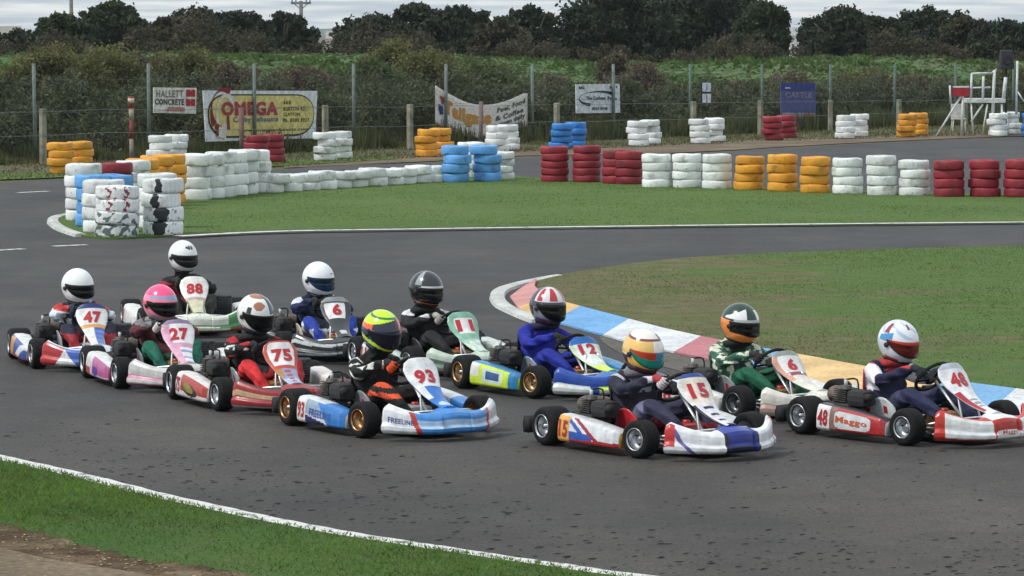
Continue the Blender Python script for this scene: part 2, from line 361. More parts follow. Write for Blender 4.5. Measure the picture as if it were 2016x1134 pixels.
# dirt verge behind the far straight
dv = smooth_poly([G(*p) for p in [(560, 326), (760, 312), (900, 300), (1060, 293), (1300, 286), (1500, 276), (1700, 270), (1900, 264), (2600, 246)]])
dv2 = smooth_poly([G(*p) for p in [(560, 332), (860, 318), (1000, 309), (1100, 307), (1300, 303), (1450, 296), (1600, 287), (1800, 277), (2016, 269), (2600, 253)]])
sheet('dirt_verge', dv2 + dv[::-1], .02, M_DIRT)
vg = smooth_poly([G(*p) for p in [(-500, 350), (0, 345), (300, 332), (600, 316), (780, 310)]]); vg2 = smooth_poly([G(*p) for p in [(-500, 370), (0, 356), (300, 343), (600, 326), (780, 315)]])
sheet('grass_verge', vg2 + vg[::-1], .03, M_GA)
# near grass and path
ng = [Vector((p.x, p.y, 0)) for p in nl]
ng_in = []
for i, p in enumerate(nl):
    d = (nl[min(i + 1, len(nl) - 1)] - nl[max(i - 1, 0)]).normalized(); ng_in.append(p + Vector((d.y, -d.x, 0)) * .11)
sheet('near_grass_bank', ng_in + [Vector((12, 5, 0)), Vector((-16, 5, 0))], .035, M_GN, .03)
dp = smooth_poly([G(*p) for p in [(-300, 985), (-80, 1020), (0, 1040), (90, 1066), (180, 1090), (260, 1112), (380, 1128), (500, 1145), (800, 1190)]])
dp = [p + Vector((0, .05 * math.sin(k * 1.9) + .04 * math.sin(k * .7 + 1), 0)) for k, p in enumerate(dp)]
M_DK = ground_mat('damp_dirt', lambda t, b, tc: (t.links.new(mixc(t, 'MULTIPLY', 1.0, ramp(t, noise(t, tc, 2.5, 7, None, .7).outputs[0], [(.34, (.05, .036, .022)), (.5, (.10, .072, .046)), (.68, (.20, .15, .10))]).outputs[0], ramp(t, noise(t, tc, 35, 4).outputs[0], [(.3, (.55, .55, .55)), (.7, (1.35, 1.35, 1.35))]).outputs[0]), b.inputs['Base Color']), bump(t, b, noise(t, tc, 14, 6).outputs[0], .5, .02), setattr(b.inputs['Roughness'], 'default_value', 1), setattr(b.inputs['Specular IOR Level'], 'default_value', .05)))
sheet('sand_path', smooth_poly([G(*p) for p in [(-300, 1060), (-60, 1086), (20, 1100), (90, 1116), (170, 1129), (300, 1150)]]) + [Vector((-2, 10, 0)), Vector((-9, 10, 0))], .052, M_DIRT)
dirt_in = dp + [Vector((0, 10, 0)), Vector((-9, 10, 0))]
sheet('dirt_path', dp + [Vector((0, 10, 0)), Vector((-9, 10, 0))], .045, M_DK)
# infield A
ia_bot = [(104, 436), (110, 447), (128, 458), (160, 468), (220, 473), (300, 470), (365, 466), (480, 461), (600, 457), (1000, 451), (1500, 446), (2016, 441), (2600, 436)]
ia_top = [(104, 436), (118, 426), (150, 414), (260, 400), (365, 390), (520, 371), (700, 356), (870, 350), (1000, 350), (1060, 353), (1260, 362), (1440, 369), (1640, 377), (2016, 386), (2600, 398)]
iab = smooth_poly([G(*p) for p in ia_bot]); iat = smooth_poly([G(*p) for p in ia_top])
sheet('middle_infield', iab + iat[::-1][:-1], .04, M_GA, .03)
line('infield_edge_line', [(350, 471), (480, 464), (600, 460), (800, 457), (1000, 454), (1500, 448), (2016, 443), (2600, 438)], .26, .05)
for q in ([(-20, 496), (46, 492)], [(105, 487), (170, 484)], [(35, 381), (95, 378)]): line('lane_dash', q, .16, .018, 1)
# infield B
ib_top = [(1050, 566), (1095, 550), (1200, 532), (1300, 519), (1400, 511), (1700, 498), (2016, 490), (2600, 478)]
ib_bot = [(1050, 566), (1056, 582), (1078, 598), (1113, 610), (1142, 618), (1238, 645), (1304, 663), (1376, 680), (1500, 702), (1602, 722), (1710, 741), (1870, 767), (2016, 787), (2300, 825), (2600, 860)]
ibt = smooth_poly([G(*p) for p in ib_top]); ibb = smooth_poly([G(*p) for p in ib_bot])
sheet('hairpin_infield', ibb + ibt[::-1][:-1], .05, M_GB, .04)
# coloured run-off kerb: blocks between inner and outer edges
def b_kerb(t, b, tc):
    a = N(t, 'ShaderNodeVertexColor', layer_name='Col'); n1 = noise(t, tc, 1.6, 6); n2 = noise(t, tc, 25, 4)
    x = mixc(t, 'MULTIPLY', 1.0, a.outputs[0], ramp(t, n1.outputs[0], [(.3, (.72, .72, .72)), (.6, (1.03, 1.03, 1.03))]).outputs[0])
    x = mixc(t, 'MULTIPLY', 1.0, x, ramp(t, n2.outputs[0], [(.32, (.7, .7, .7)), (.55, (1.02, 1.02, 1.02))]).outputs[0])
    t.links.new(x, b.inputs['Base Color']); b.inputs['Roughness'].default_value = .8; bump(t, b, n2.outputs[0], .3)
FIN['kerb'] = ground_mat('kerb_paint', b_kerb)
kin = [(1056, 561), (1052, 576), (1074, 598), (1113, 609), (1142, 617), (1238, 643), (1304, 661), (1380, 678), (1470, 696), (1560, 712), (1710, 740), (1855, 765), (2000, 784), (2150, 806), (2400, 838)]
kou = [(1030, 568), (1004, 588), (1020, 610), (1036, 622), (1088, 637), (1188, 664), (1245, 680), (1327, 698), (1410, 716), (1520, 742), (1640, 770), (1790, 800), (1935, 828), (2080, 852), (2400, 900)]
kc = ['#c98f8c', '#c98f8c', '#cd9390', '#dcb478', '#dfb779', '#6ea6d8', '#d6dade', '#dcdfe2', '#c07f86', '#c8888c', '#d9dcdc', '#e3c084', '#78abd6', '#d6dade']
seq = ['#c98f8c', '#c98f8c', '#d9b079', '#deb679', '#6ea6d8', '#d6dade', '#d9dcdf', '#bd7880', '#6ea6d8', '#e2bf86', '#e2bf86', '#78abd6', '#d6dade', '#c07f86']
kb = MB()
for i in range(len(kin) - 1):
    for q in range(5):
        def lp(a, b, t): return (a[0] + (b[0] - a[0]) * t, a[1] + (b[1] - a[1]) * t)
        t0, t1 = q / 5, (q + 1) / 5; zi, zo = .085, .03
        a, b, c_, d = G(*lp(kin[i], kin[i + 1], t0)), G(*lp(kin[i], kin[i + 1], t1)), G(*lp(kou[i], kou[i + 1], t1)), G(*lp(kou[i], kou[i + 1], t0))
        for p in (a, b): p.z = zi
        for p in (c_, d): p.z = zo
        cl, dl = c_.copy(), d.copy(); cl.z = dl.z = 0; al, bl = a.copy(), b.copy(); al.z = bl.z = 0
        kb.add([a, b, c_, d, cl, dl, al, bl], [[0, 3, 2, 1], [3, 5, 4, 2], [0, 1, 7, 6]], seq[i], 'kerb', False)
kb.build('painted_kerb', kind='structure')
# pale raised concrete lip round both infield tips
def lip(name, pix, wdt, hgt, col):
    P = smooth_poly([G(*p) for p in pix], 8); mb = MB(); vs = []; fs = []
    sec = [(-.5, 0), (-.42, .8), (0, 1), (.42, .8), (.5, 0)]
    for i, p in enumerate(P):
        d = (P[min(i + 1, len(P) - 1)] - P[max(i - 1, 0)]).normalized(); n = Vector((-d.y, d.x, 0))
        for a, b in sec: vs.append(p + n * a * wdt + Vector((0, 0, b * hgt)))
    for i in range(len(P) - 1):
        for j in range(4): fs.append([i * 5 + j, i * 5 + j + 1, (i + 1) * 5 + j + 1, (i + 1) * 5 + j])
    fs.append([0, 1, 2, 3, 4]); m_ = (len(P) - 1) * 5; fs.append([m_ + 4, m_ + 3, m_ + 2, m_ + 1, m_]); mb.add(vs, fs, col, 'kerb', False); o = mb.build(name, kind='structure'); return o
lip('hairpin_kerb_lip', [(1098, 549), (1060, 556), (1020, 565), (990, 575), (979, 587), (985, 602), (1003, 614), (1042, 631), (1062, 638)], .19, .06, '#c6cac6')
lip('tip_kerb_lip', [(150, 426), (118, 430), (104, 438), (112, 449), (132, 459), (160, 468)], .2, .07, '#c3c5c0')
ap = [(1180, 664), (1245, 682), (1327, 700), (1410, 718), (1520, 744), (1640, 772), (1790, 802), (1935, 830), (2080, 854), (2300, 888)]
ap2 = [(1185, 676), (1230, 702), (1310, 726), (1400, 748), (1520, 768), (1640, 792), (1790, 820), (1935, 846), (2080, 868), (2300, 900)]
def b_dusty(t, b, tc):
    n1 = noise(t, tc, 1.4, 6); n2 = noise(t, tc, 40, 4); x = ramp(t, n1.outputs[0], [(.3, (.075, .07, .062)), (.7, (.12, .108, .09))]).outputs[0]
    x = mixc(t, 'MULTIPLY', 1.0, x, ramp(t, n2.outputs[0], [(.3, (.6, .6, .6)), (.7, (1.35, 1.35, 1.35))]).outputs[0]); t.links.new(x, b.inputs['Base Color']); b.inputs['Roughness'].default_value = .9
sheet('dusty_apron', smooth_poly([G(*p) for p in ap]) + smooth_poly([G(*p) for p in ap2])[::-1], .016, ground_mat('dusty_asphalt', b_dusty))
# loose rubber crumbs on the tarmac
mb = MB(); n = 0
while n < 1100:
    u, v = random.uniform(-20, 2040), random.uniform(880, 1130) if random.random() < .8 else random.uniform(700, 900)
    yl = np.interp(u, [p[0] for p in near_line], [p[1] for p in near_line])
    if v > yl - 12 or random.random() > .25 + .75 * math.exp(-((yl - v - 60 + 25 * math.sin(u / 170)) / 55) ** 2): continue
    p = G(u, v, .016); a = random.uniform(0, 6.3); l = min(.034, .009 * math.exp(abs(random.gauss(0, .7)))); wd = l * random.uniform(.15, .4); a *= .12
    e1 = Vector((math.cos(a), math.sin(a), 0)) * l; e2 = Vector((-math.sin(a), math.cos(a), 0)) * wd; z = Vector((0, 0, l * .14))
    mb.add([p - e1, p - e2, p + e1, p + e2, p - e1 * .4 + z, p + e1 * .5 + z * .9], [[0, 1, 4], [1, 5, 4], [1, 2, 5], [2, 3, 5], [3, 4, 5], [3, 0, 4]], '#101012', 'rubber', False); n += 1
mb.build('rubber_crumbs', label='small dark rubber crumbs scattered over the near tarmac', cat='debris', kind='stuff')

# clods and dead leaves on the dirt
mb = MB()
for i in range(420):
    u, v = random.uniform(-20, 420), random.uniform(1040, 1134); p = G(u, v, .05)
    if v < 1036 + u * .245: continue
    l = random.uniform(.005, .016); a = random.uniform(0, 6.3); e1 = Vector((math.cos(a), math.sin(a), 0)) * l; e2 = Vector((-math.sin(a), math.cos(a), 0)) * l * .7; z = Vector((random.uniform(-.3, .3) * l, 0, l * .4)); c_ = random.choice(['#8a7358', '#6e5640', '#a08868', '#57432f', '#b39a76'])
    mb.add([p - e1, p - e2, p + e1, p + e2, p + z], [[0, 1, 4], [1, 2, 4], [2, 3, 4], [3, 0, 4]], c_, 'bark', False)
mb.build('dirt_clods', label='brown clods and dead leaves on the dirt path', cat='debris', kind='stuff')
# blades of grass (stuff)
def in_poly(X, Y, P):
    ins = np.zeros(len(X), bool); n = len(P); j = n - 1
    for i in range(n):
        xi, yi, xj, yj = P[i].x, P[i].y, P[j].x, P[j].y
        if yi != yj: ins ^= ((yi > Y) != (yj > Y)) & (X < (xj - xi) * (Y - yi) / (yj - yi) + xi)
        j = i
    return ins
def quads(name, cen, dirs, ups, cols, fin, tri=False, **k):
    n = len(cen)
    if tri: V = np.stack([cen - dirs, cen + dirs, cen + ups], 1)
    else: V = np.stack([cen - dirs - ups, cen + dirs - ups, cen + dirs + ups, cen - dirs + ups], 1)
    m = V.shape[1]; me = bpy.data.meshes.new(name); me.vertices.add(n * m); me.vertices.foreach_set('co', V.astype(np.float32).ravel())
    me.loops.add(n * m); me.loops.foreach_set('vertex_index', np.arange(n * m, dtype=np.int32))
    me.polygons.add(n); me.polygons.foreach_set('loop_start', np.arange(0, n * m, m, dtype=np.int32))
    me.update(calc_edges=True); me.materials.append(FIN[fin])
    ca = me.color_attributes.new('Col', 'FLOAT_COLOR', 'CORNER')
    c4 = np.concatenate([cols, np.ones((n, 1))], 1).astype(np.float32); ca.data.foreach_set('color', np.repeat(c4, m, axis=0).ravel())
    o = bpy.data.objects.new(name, me); COL.objects.link(o); return tag(o, **k)
def grass(name, poly, npts, hgt, wid, cols, dead, z, box, worn=False, **k):
    X = rng.uniform(box[0], box[1], npts); Y = rng.uniform(box[2], box[3], npts)
    u = X / Y * F + CX; ok = in_poly(X, Y, poly) & (u > -60) & (u < 2080); X, Y = X[ok], Y[ok]; n = len(X)
    if name == 'near_grass':
        j = rng.normal(0, .10, (2, n)); inn = in_poly(X + j[0], Y + j[1] + .05, dirt_in) & (rng.random(n) > .012); X, Y = X[~inn], Y[~inn]; n = len(X)
    pat = np.sin(X * 1.3 + 1.7 * np.sin(Y * .7)) + np.sin(Y * .9 + X * .4) + rng.normal(0, .5, n)
    keep = rng.random(n) < (np.clip(.75 + .25 * pat, .25, 1) if not worn else np.clip(.15 + X * .16 + .2 * pat, .04, 1)); X, Y, pat = X[keep], Y[keep], pat[keep]; n = len(X)
    a = rng.uniform(0, 6.28, n); h = hgt * rng.uniform(.4, 1.3, n) * (1 + .25 * np.clip(pat, -1, 2)); wd = wid * rng.uniform(.6, 1.4, n)
    cen = np.stack([X, Y, np.full(n, z)], 1); d = np.stack([np.cos(a) * wd, np.sin(a) * wd, np.zeros(n)], 1)
    up = np.stack([rng.normal(0, .6, n) * h, rng.normal(0, .6, n) * h, h], 1)
    c0, c1 = np.array(cols[0]), np.array(cols[1]); t = np.clip(.5 + .25 * pat + rng.normal(0, .2, n), 0, 1)[:, None]; c = c0 * (1 - t) + c1 * t
    dd = rng.random(n) < dead; c[dd] = np.array([.16, .14, .07]) * rng.uniform(.6, 1.2, (dd.sum(), 1))
    return quads(name, cen, d, up, c, 'leaf', tri=True, kind='stuff', cat='grass', **k)
ngp = ng_in + [Vector((12, 5, 0)), Vector((-16, 5, 0))]
nX = [-6, 3.5, 17.5, 27]
o = grass('near_grass', ngp, 230000, .020, .005, [(.08, .155, .026), (.14, .23, .045)], .04, .045, nX, label='short green grass beside the near white edge line')
dirt_poly = dp + [Vector((0, 10, 0)), Vector((-9, 10, 0))]
grass('middle_grass', iab + iat[::-1][:-1], 70000, .012, .010, [(.115, .20, .045), (.145, .235, .06)], .06, .04, [-9, 12, 54, 76], label='mown green grass in front of the long tyre wall')
grass('hairpin_grass', ibb + ibt[::-1][:-1], 90000, .011, .008, [(.11, .19, .042), (.14, .22, .055)], .1, .05, [-1, 9, 26, 54], worn=True, label='patchy worn grass inside the hairpin kerb')
grass('verge_grass', [G(*p) for p in [(-100, 362), (0, 357), (300, 345), (520, 334), (780, 315), (1000, 302), (1500, 280), (2100, 262), (2100, 240), (-100, 320)]], 90000, .06, .02, [(.09, .12, .035), (.16, .15, .06)], .25, .02, [-14, 18, 70, 118], label='rough grass at the foot of the rear fence')

# ------------------------------------------------------------------ painted tyres
def tyre_mesh(col, dia, h, seed, marks=None, lv=0):
    rs = random.Random(seed); r = dia / 2; mb = MB(); n = 180 if marks else 28
    prof = [(.52, -.40), (.60, -.5), (.88, -.51), (.965, -.46), (.995, -.33), (1.0, 0), (.995, .33), (.965, .46), (.88, .51), (.60, .5), (.52, .40), (.50, 0)]
    if marks: prof = [(prof[q][0] + (prof[q + 1][0] - prof[q][0]) * w_ / 5, prof[q][1] + (prof[q + 1][1] - prof[q][1]) * w_ / 5) for q in range(len(prof) - 1) for w_ in range(5)] + [prof[-1]]
    ph = rs.uniform(0, 6); vs = []; fs = []; k = len(prof); cs = []
    for i in range(n):
        a = 2 * math.pi * i / n; w1 = 1 + .012 * math.sin(2 * a + ph) + .008 * math.sin(5 * a + ph * 2)
        for (pr, ph_) in prof:
            vs.append((math.cos(a) * r * pr * w1, math.sin(a) * r * pr * w1, ph_ * h * .985 + .006 * math.sin(3 * a + ph) + h / 2))
    base = C(col)
    for i in range(n):
        tint = 1 + .05 * math.sin(i * .9 + ph)
        for j in range(k):
            fs.append([i * k + j, ((i + 1) % n) * k + j, ((i + 1) % n) * k + (j + 1) % k, i * k + (j + 1) % k])
            c = tuple(x * tint for x in base[:3]) + (1,)
            if marks and 10 <= j <= 40:
                mm = marks(i / n, j / 5, lv)
                if mm: c = C(mm)
            cs.append(c)
    mb.add(vs, fs, cs, 'tyrepaint', True); return mb.mesh('painted_tyre')
def b_tyre(t, b, tc):
    a = N(t, 'ShaderNodeVertexColor', layer_name='Col'); oi = N(t, 'ShaderNodeObjectInfo')
    off = N(t, 'ShaderNodeVectorMath', operation='ADD'); sc = N(t, 'ShaderNodeVectorMath', operation='SCALE'); sc.inputs['Scale'].default_value = 1
    cmb = N(t, 'ShaderNodeCombineXYZ'); mm = N(t, 'ShaderNodeMath', operation='MULTIPLY'); mm.inputs[1].default_value = 37
    t.links.new(oi.outputs['Random'], mm.inputs[0]); t.links.new(mm.outputs[0], cmb.inputs[0]); t.links.new(mm.outputs[0], cmb.inputs[1])
    t.links.new(tc.outputs['Object'], off.inputs[0]); t.links.new(cmb.outputs[0], off.inputs[1])
    def nn(s, d):
        n = N(t, 'ShaderNodeTexNoise'); n.inputs['Scale'].default_value = s; n.inputs['Detail'].default_value = d; t.links.new(off.outputs[0], n.inputs[0]); return n
    n1, n2 = nn(4, 6), nn(14, 6)
    x = mixc(t, 'MULTIPLY', 1.0, a.outputs[0], ramp(t, n1.outputs[0], [(.3, (.55, .54, .52)), (.46, (1, 1, 1))]).outputs[0])
    x = mixc(t, 'MIX', ramp(t, n2.outputs[0], [(.63, (0, 0, 0)), (.74, (.75, .75, .75))]).outputs[0], x, (.05, .045, .04))
    hs = N(t, 'ShaderNodeHueSaturation'); mr = N(t, 'ShaderNodeMapRange'); mr.inputs[3].default_value = .82; mr.inputs[4].default_value = 1.08
    t.links.new(oi.outputs['Random'], mr.inputs[0]); t.links.new(mr.outputs[0], hs.inputs['Value']); t.links.new(x, hs.inputs['Color'])
    t.links.new(hs.outputs[0], b.inputs['Base Color']); b.inputs['Roughness'].default_value = .55
    bump(t, b, n2.outputs[0], .5, .02)
FIN['tyrepaint'] = ground_mat('tyre_paint', b_tyre)
TC = {'white': '#e3e7e6', 'red': '#8e2230', 'yellow': '#dc9a2a', 'light blue': '#5fa0dc', 'blue': '#2f7cc6'}
TM = {}
ORD = ['first', 'second', 'third', 'fourth', 'fifth', 'sixth', 'seventh', 'eighth', 'ninth', 'tenth', 'eleventh', 'twelfth', 'thirteenth', 'fourteenth', 'fifteenth', 'sixteenth', 'seventeenth']
def lvl(k, n):
    if k == 0: return 'bottom'
    if k == n - 1: return 'top'
    return ORD[k] + ' from bottom'
def stack(u, v, n, col, h, dia, where, group, marks=None, jit=.012):
    p = G(u, v); p.y += dia / 2; p.x = (u - CX) / F * p.y; z = .03
    for k in range(n):
        key = (col, dia, h, random.randint(0, 3)) if not marks else (col, dia, h, 'm', u, k)
        if key not in TM: TM[key] = tyre_mesh(TC[col], dia, h, int(dia * 1000 + h * 700 + len(TM) * 7) % 999, marks, k)
        o = bpy.data.objects.new('tyre', TM[key]); COL.objects.link(o)
        o.location = (p.x + random.gauss(0, jit), p.y + random.gauss(0, jit), z); z += h
        o.rotation_euler = (random.gauss(0, .012), random.gauss(0, .012), random.uniform(0, 6.28) if not marks else random.gauss(0, .05))
        tag(o, f'{col} tyre, {lvl(k, n)} of {where}', 'tyre', group)
row = [(1093, 362, 5, 'red', .146), (1155, 363, 5, 'red', .15), (1213, 366, 4, 'red', .172), (1240, 367, 4, 'red', .168), (1293, 373, 4, 'white', .165), (1353, 374, 4, 'white', .168), (1412, 376, 4, 'white', .17), (1475, 378, 4, 'yellow', .165), (1540, 381, 4, 'yellow', .178), (1605, 384, 4, 'yellow', .172), (1668, 386, 4, 'white', .170), (1736, 389, 4, 'white', .188), (1800, 390, 4, 'white', .168), (1868, 392, 4, 'red', .17), (1938, 392, 4, 'red', .172), (2007, 393, 4, 'red', .176)]
for i, (u, v, n, c, h) in enumerate(row):
    stack(u, v, n, c, h, .575, f'the {ORD[i]} stack from left, long wall', 'tyres of the long wall')
for i in range(11):
    t = (i + .5) / 11; a, b = G(522, 385), G(868, 362); p = a.lerp(b, t); u, v = CX + F * p.x / (p.y), 0
    d = ray(0, 0); vv = 65 + 3.08 * 7000 / p.y
    stack(u, vv, 2, 'white', .165 if i % 3 else .18, .56, f'the {ORD[i]} pair from left, low row', 'tyres of the low white row', jit=.03)
for i in range(6):
    t = (i + .5) / 6; a, b = G(372, 401), G(515, 383); p = a.lerp(b, t)
    stack(CX + F * p.x / p.y, 65 + 3.08 * 7000 / p.y, 4, 'white', .205 if i % 2 else .212, .6, f'the {ORD[i]} stack from left, tall run', 'tyres of the tall white run', jit=.02)
def hs(*a): return (math.sin(sum(x * k for x, k in zip(a, (12.9898, 78.233, 37.719)))) * 43758.5453) % 1
def wv(a, j, k, f): return math.sin(a * 61 * f + 1.3 * k + 1.5 * math.sin(j * 1.7 + k)) * .5 + math.sin(j * 2.3 * f + a * 37 * f + k) * .35 + math.sin(a * 143 * f - j * 3.1 + 2 * k) * .25
def mk_dark(a, j, k):
    c = .735 + .012 * math.sin(k * 2.1); w_ = (.048, .05, .028, .026)[k] * (1 + .25 * math.sin(j * 1.3 + k)) + .012 * wv(a, j, k, 1.2)
    if abs(a - c) < w_: return '#20252a'
    return '#8d9598' if k < 2 and .6 < a < .9 and wv(a, j, k, 1) > .62 else None
def mk_red(a, j, k):
    if k >= 2: return '#8e3a4a' if wv(a, j, k, 1.6) > (.25 if .66 < a < .75 else (.1 if .80 < a < .86 else 2)) else None
    return '#5f6e6e' if .52 < a < .97 and wv(a, j, k, .9) > (.0 if k == 0 else .35) else None
cl = [(333, 405, 5, 'yellow', .176, .6, 'right yellow stack, infield tip', None), (308, 411, 5, 'yellow', .178, .6, 'middle yellow stack, infield tip', None), (280, 418, 5, 'yellow', .176, .6, 'left yellow stack, infield tip', None),
 (260, 426, 5, 'white', .18, .6, 'stack between red and yellow, infield tip', None), (228, 434, 5, 'red', .182, .58, 'red stack at infield tip', None),
 (164, 440, 5, 'white', .186, .6, 'leftmost stack at infield tip', None), (183, 452, 4, 'light blue', .205, .58, 'left blue stack, infield tip', None), (224, 450, 4, 'light blue', .203, .58, 'right blue stack, infield tip', None),
 (310, 455, 4, 'white', .214, .62, 'stack behind the black sprayed stack', None), (203, 464, 4, 'white', .203, .64, 'plain stack before infield tip blues', None),
 (231, 472, 4, 'white', .19, .66, 'red smeared stack nearest track', mk_red), (319, 468, 4, 'white', .213, .62, 'black sprayed stack nearest track', mk_dark)]
for u, v, n, c, h, d, wh, mk in cl: stack(u, v, n, c, h, d, wh, 'tyres of the infield tip cluster', mk)
for u, v, n, c, h, wh in [(930, 354, 4, 'white', .188, 'stack between low row blues'), (985, 357, 4, 'white', .145, 'short stack ending low row'), (895, 363, 4, 'light blue', .188, 'left blue stack, low row end'), (958, 361, 4, 'light blue', .186, 'right blue stack, low row end')]:
    stack(u, v, n, c, h, .58, wh, 'tyres ending the low white row', jit=.02)
back = [(118, 158, 345, 'yellow', 'far left fence pair'), (316, 344, 327, 'white', 'pair beside rusty marker post'), (507, 537, 326, 'red', 'pair under yellow sign'), (642, 668, 319, 'white', 'pair right of yellow sign'),
 (842, 868, 311, 'yellow', 'pair left of sagging banner'), (977, 1003, 302, 'white', 'pair under sagging banner'), (1105, 1133, 296, 'blue', 'pair left of swoosh sign'), (1256, 1280, 290, 'white', 'pair right of swoosh sign'),
 (1378, 1405, 285, 'white', 'pair under two-plate sign'), (1520, 1549, 278, 'red', 'pair under faded blue sign'), (1665, 1690, 275, 'white', 'pair right of blue sign'), (1785, 1808, 272, 'yellow', 'pair left of marshal stand'), (1964, 1990, 270, 'white', 'pair before marshal stand'), (2032, 2055, 270, 'blue', 'pair at right edge')]
for a, b, v, c, wh in back:
    stack(b, v - 4, 4, c, .165, .57, f'right stack, {wh}', 'tyre pairs along the rear fence', jit=.03)
    stack(a, v, 4, c, .168, .57, f'left stack, {wh}', 'tyre pairs along the rear fence', jit=.03)
# ------------------------------------------------------------------ rear fence
FA, FB = Vector((-11.39, 85.0, 0)), Vector((14.95, 120.0, 0)); FD = (FB - FA).normalized(); FN = Vector((FD.y, -FD.x, 0))   # FN points to the track side
def FP(u, v, off=0.0):                       # photo position on the fence plane, moved off metres toward the track
    A = FA + FN * off; d = ray(u, v); o = Vector((0, 0, H)); t = (A - o).dot(FN) / d.dot(FN); return o + d * t
def fence_pt(s, off=0, z=0): p = FA + FD * s + FN * off; p.z = z; return p
LEN = (FB - FA).length
fe_ = empty('mesh_fence', fence_pt(LEN / 2), label='tall wire mesh fence on grey steel posts behind the tyre pairs', cat='fence')
for k in range(-1, 13):
    s = k * LEN / 11; mb = MB(); t_ = max(0, min(1, s / LEN)); ht = 2.36 - .34 * t_
    ln = random.gauss(0, .02); mb.tube([fence_pt(s) - fence_pt(LEN / 2), fence_pt(s + ln, 0, ht) - fence_pt(LEN / 2)], .045, '#68726f' if k < 7 else '#54695f', 'matte', 8)
    mb.build('post', fe_)
mb = MB(); base = fence_pt(LEN / 2)
for hz in (.1, 1.15, 1.95):
    pts = [fence_pt(-4 + (LEN + 8) * i / 60, .03, hz + .02 * math.sin(i * 1.3)) - base for i in range(61)]; mb.tube(pts, .005, '#555b59', 'matte', 4)
x = -4.0
while x < LEN + 4:
    for dr in (-1, 1): mb.tube([fence_pt(x, .03, .08) - base, fence_pt(x + dr * 1.87, .03, 1.95) - base],   .0011, '#4a504e', 'matte', 3, cap=False)
    x += .2
mb.build('wire_mesh', fe_)
# low post and wire fence in front
OFF = 1.6
lf = empty('low_fence', fence_pt(LEN / 2, OFF), label='low wooden post and wire fence in front of the tall mesh fence', cat='fence'); b0 = fence_pt(LEN / 2, OFF)
def fs(u, off): p = FP(u, 200, off); return (p - FA).dot(FD)
for u in (-60, 84, 640, 807, 1096, 1365, 1497, 1635, 1770, 1900, 2040):
    s = fs(u, OFF); p = fence_pt(s, OFF) - b0; mb = MB(); hz = 1.32 - .42 * max(0, min(1, s / LEN))
    mb.box((p.x, p.y, hz / 2), (.13, .13, hz), '#8b8a78', 'bark', Matrix.Rotation(random.uniform(0, 1), 3, 'Z'), .015); mb.build('post', lf)
mb = MB()
for fr in (.97, .55):
    pts = []
    for i in range(81):
        s = fs(-60, OFF) + (fs(2040, OFF) - fs(-60, OFF)) * i / 80; pts.append(fence_pt(s, OFF + .08, fr * (1.32 - .42 * max(0, min(1, s / LEN))) - .03 * abs(math.sin(i * .45))) - b0)
    mb.tube(pts, .007, '#7b807c', 'matte', 4)
mb.build('wire', lf)
# signs on the fence: shapes given on the fence plane
def quadmap(c, off):                         # c: four photo corners TL TR BR BL -> unit square map on the fence plane
    P = [FP(*q, off) for q in c]
    return lambda x, y, o=0.0: (P[3] * (1 - x) + P[2] * x) * (1 - y) + (P[0] * (1 - x) + P[1] * x) * y + FN * o
def board(c, off, col, thick=.03, r=.0):
    m = quadmap(c, off); mb = MB(); pts = []
    if r:
        for cx, cy, a0 in ((1 - r * .45, 1 - r, 0), (r * .45, 1 - r, 90), (r * .45, r, 180), (1 - r * .45, r, 270)):
            for k in range(7): a = R(a0 + 15 * k); pts.append((cx + r * .45 * math.cos(a), cy + r * math.sin(a)))
    else: pts = [(1, 1), (0, 1), (0, 0), (1, 0)]
    n = len(pts); mb.add([m(*p) for p in pts] + [m(*p, -thick) for p in pts], [list(range(n)), list(range(n, 2 * n))[::-1]] + [[(i + 1) % n, i, n + i, n + (i + 1) % n] for i in range(n)], col, 'matte', False)
    return mb, m
def blob(mb, m, pts, col, o, fin='matte'):
    n = len(pts); vs = [m(*p, o) for p in pts]; mb.add(vs, [list(range(n))], col, fin, False)
def arc(mb, m, cx, cy, rx, ry, a0, a1, w0, w1, col, o, n=24, asp=.35):
    vs = []; 
    for i in range(n + 1):
        t = i / n; a = R(a0 + (a1 - a0) * t); ww = (w0 + (w1 - w0) * (1 - math.sin(math.pi * t))) / 2
        vs += [m(cx + (rx + ww * asp) * math.cos(a), cy + (ry + ww) * math.sin(a), o), m(cx + (rx - ww * asp) * math.cos(a), cy + (ry - ww) * math.sin(a), o)]
    mb.add(vs, [[2 * i, 2 * i + 1, 2 * i + 3, 2 * i + 2] for i in range(n)], col, 'matte', False)
def txt(mb, m, s, x0, y0, x1, y1, col, o, bold=.02): mb.text(s, (x0, y0, x1, y1), lambda a, b: m(a, b, o), col, bold, 'matte')
# concrete sign
mb, m = board([(303, 172), (387, 173), (386, 224), (303, 222)], -.06, '#dcd9d0')
txt(mb, m, 'HALLETT', .05, .62, .68, .9, '#77746a', .012); txt(mb, m, 'CONCRETE', .02, .32, .70, .56, '#3c4a44', .012, .04); 
blob(mb, m, [(.28, .08), (.72, .08), (.72, .24), (.34, .24)], '#b8736a', .012)
for yy in (.30, .66):
    for xx in (.75, .865): blob(mb, m, [(xx, yy), (xx + .10, yy), (xx + .10, yy + .27), (xx, yy + .27)], '#a8202c', .012)
    blob(mb, m, [(.83, yy + .10), (.89, yy + .10), (.89, yy + .17), (.83, yy + .17)], '#a8202c', .016)
mb.build('sign', label='small white sign with black lettering and four red squares hung on the fence', cat='sign')
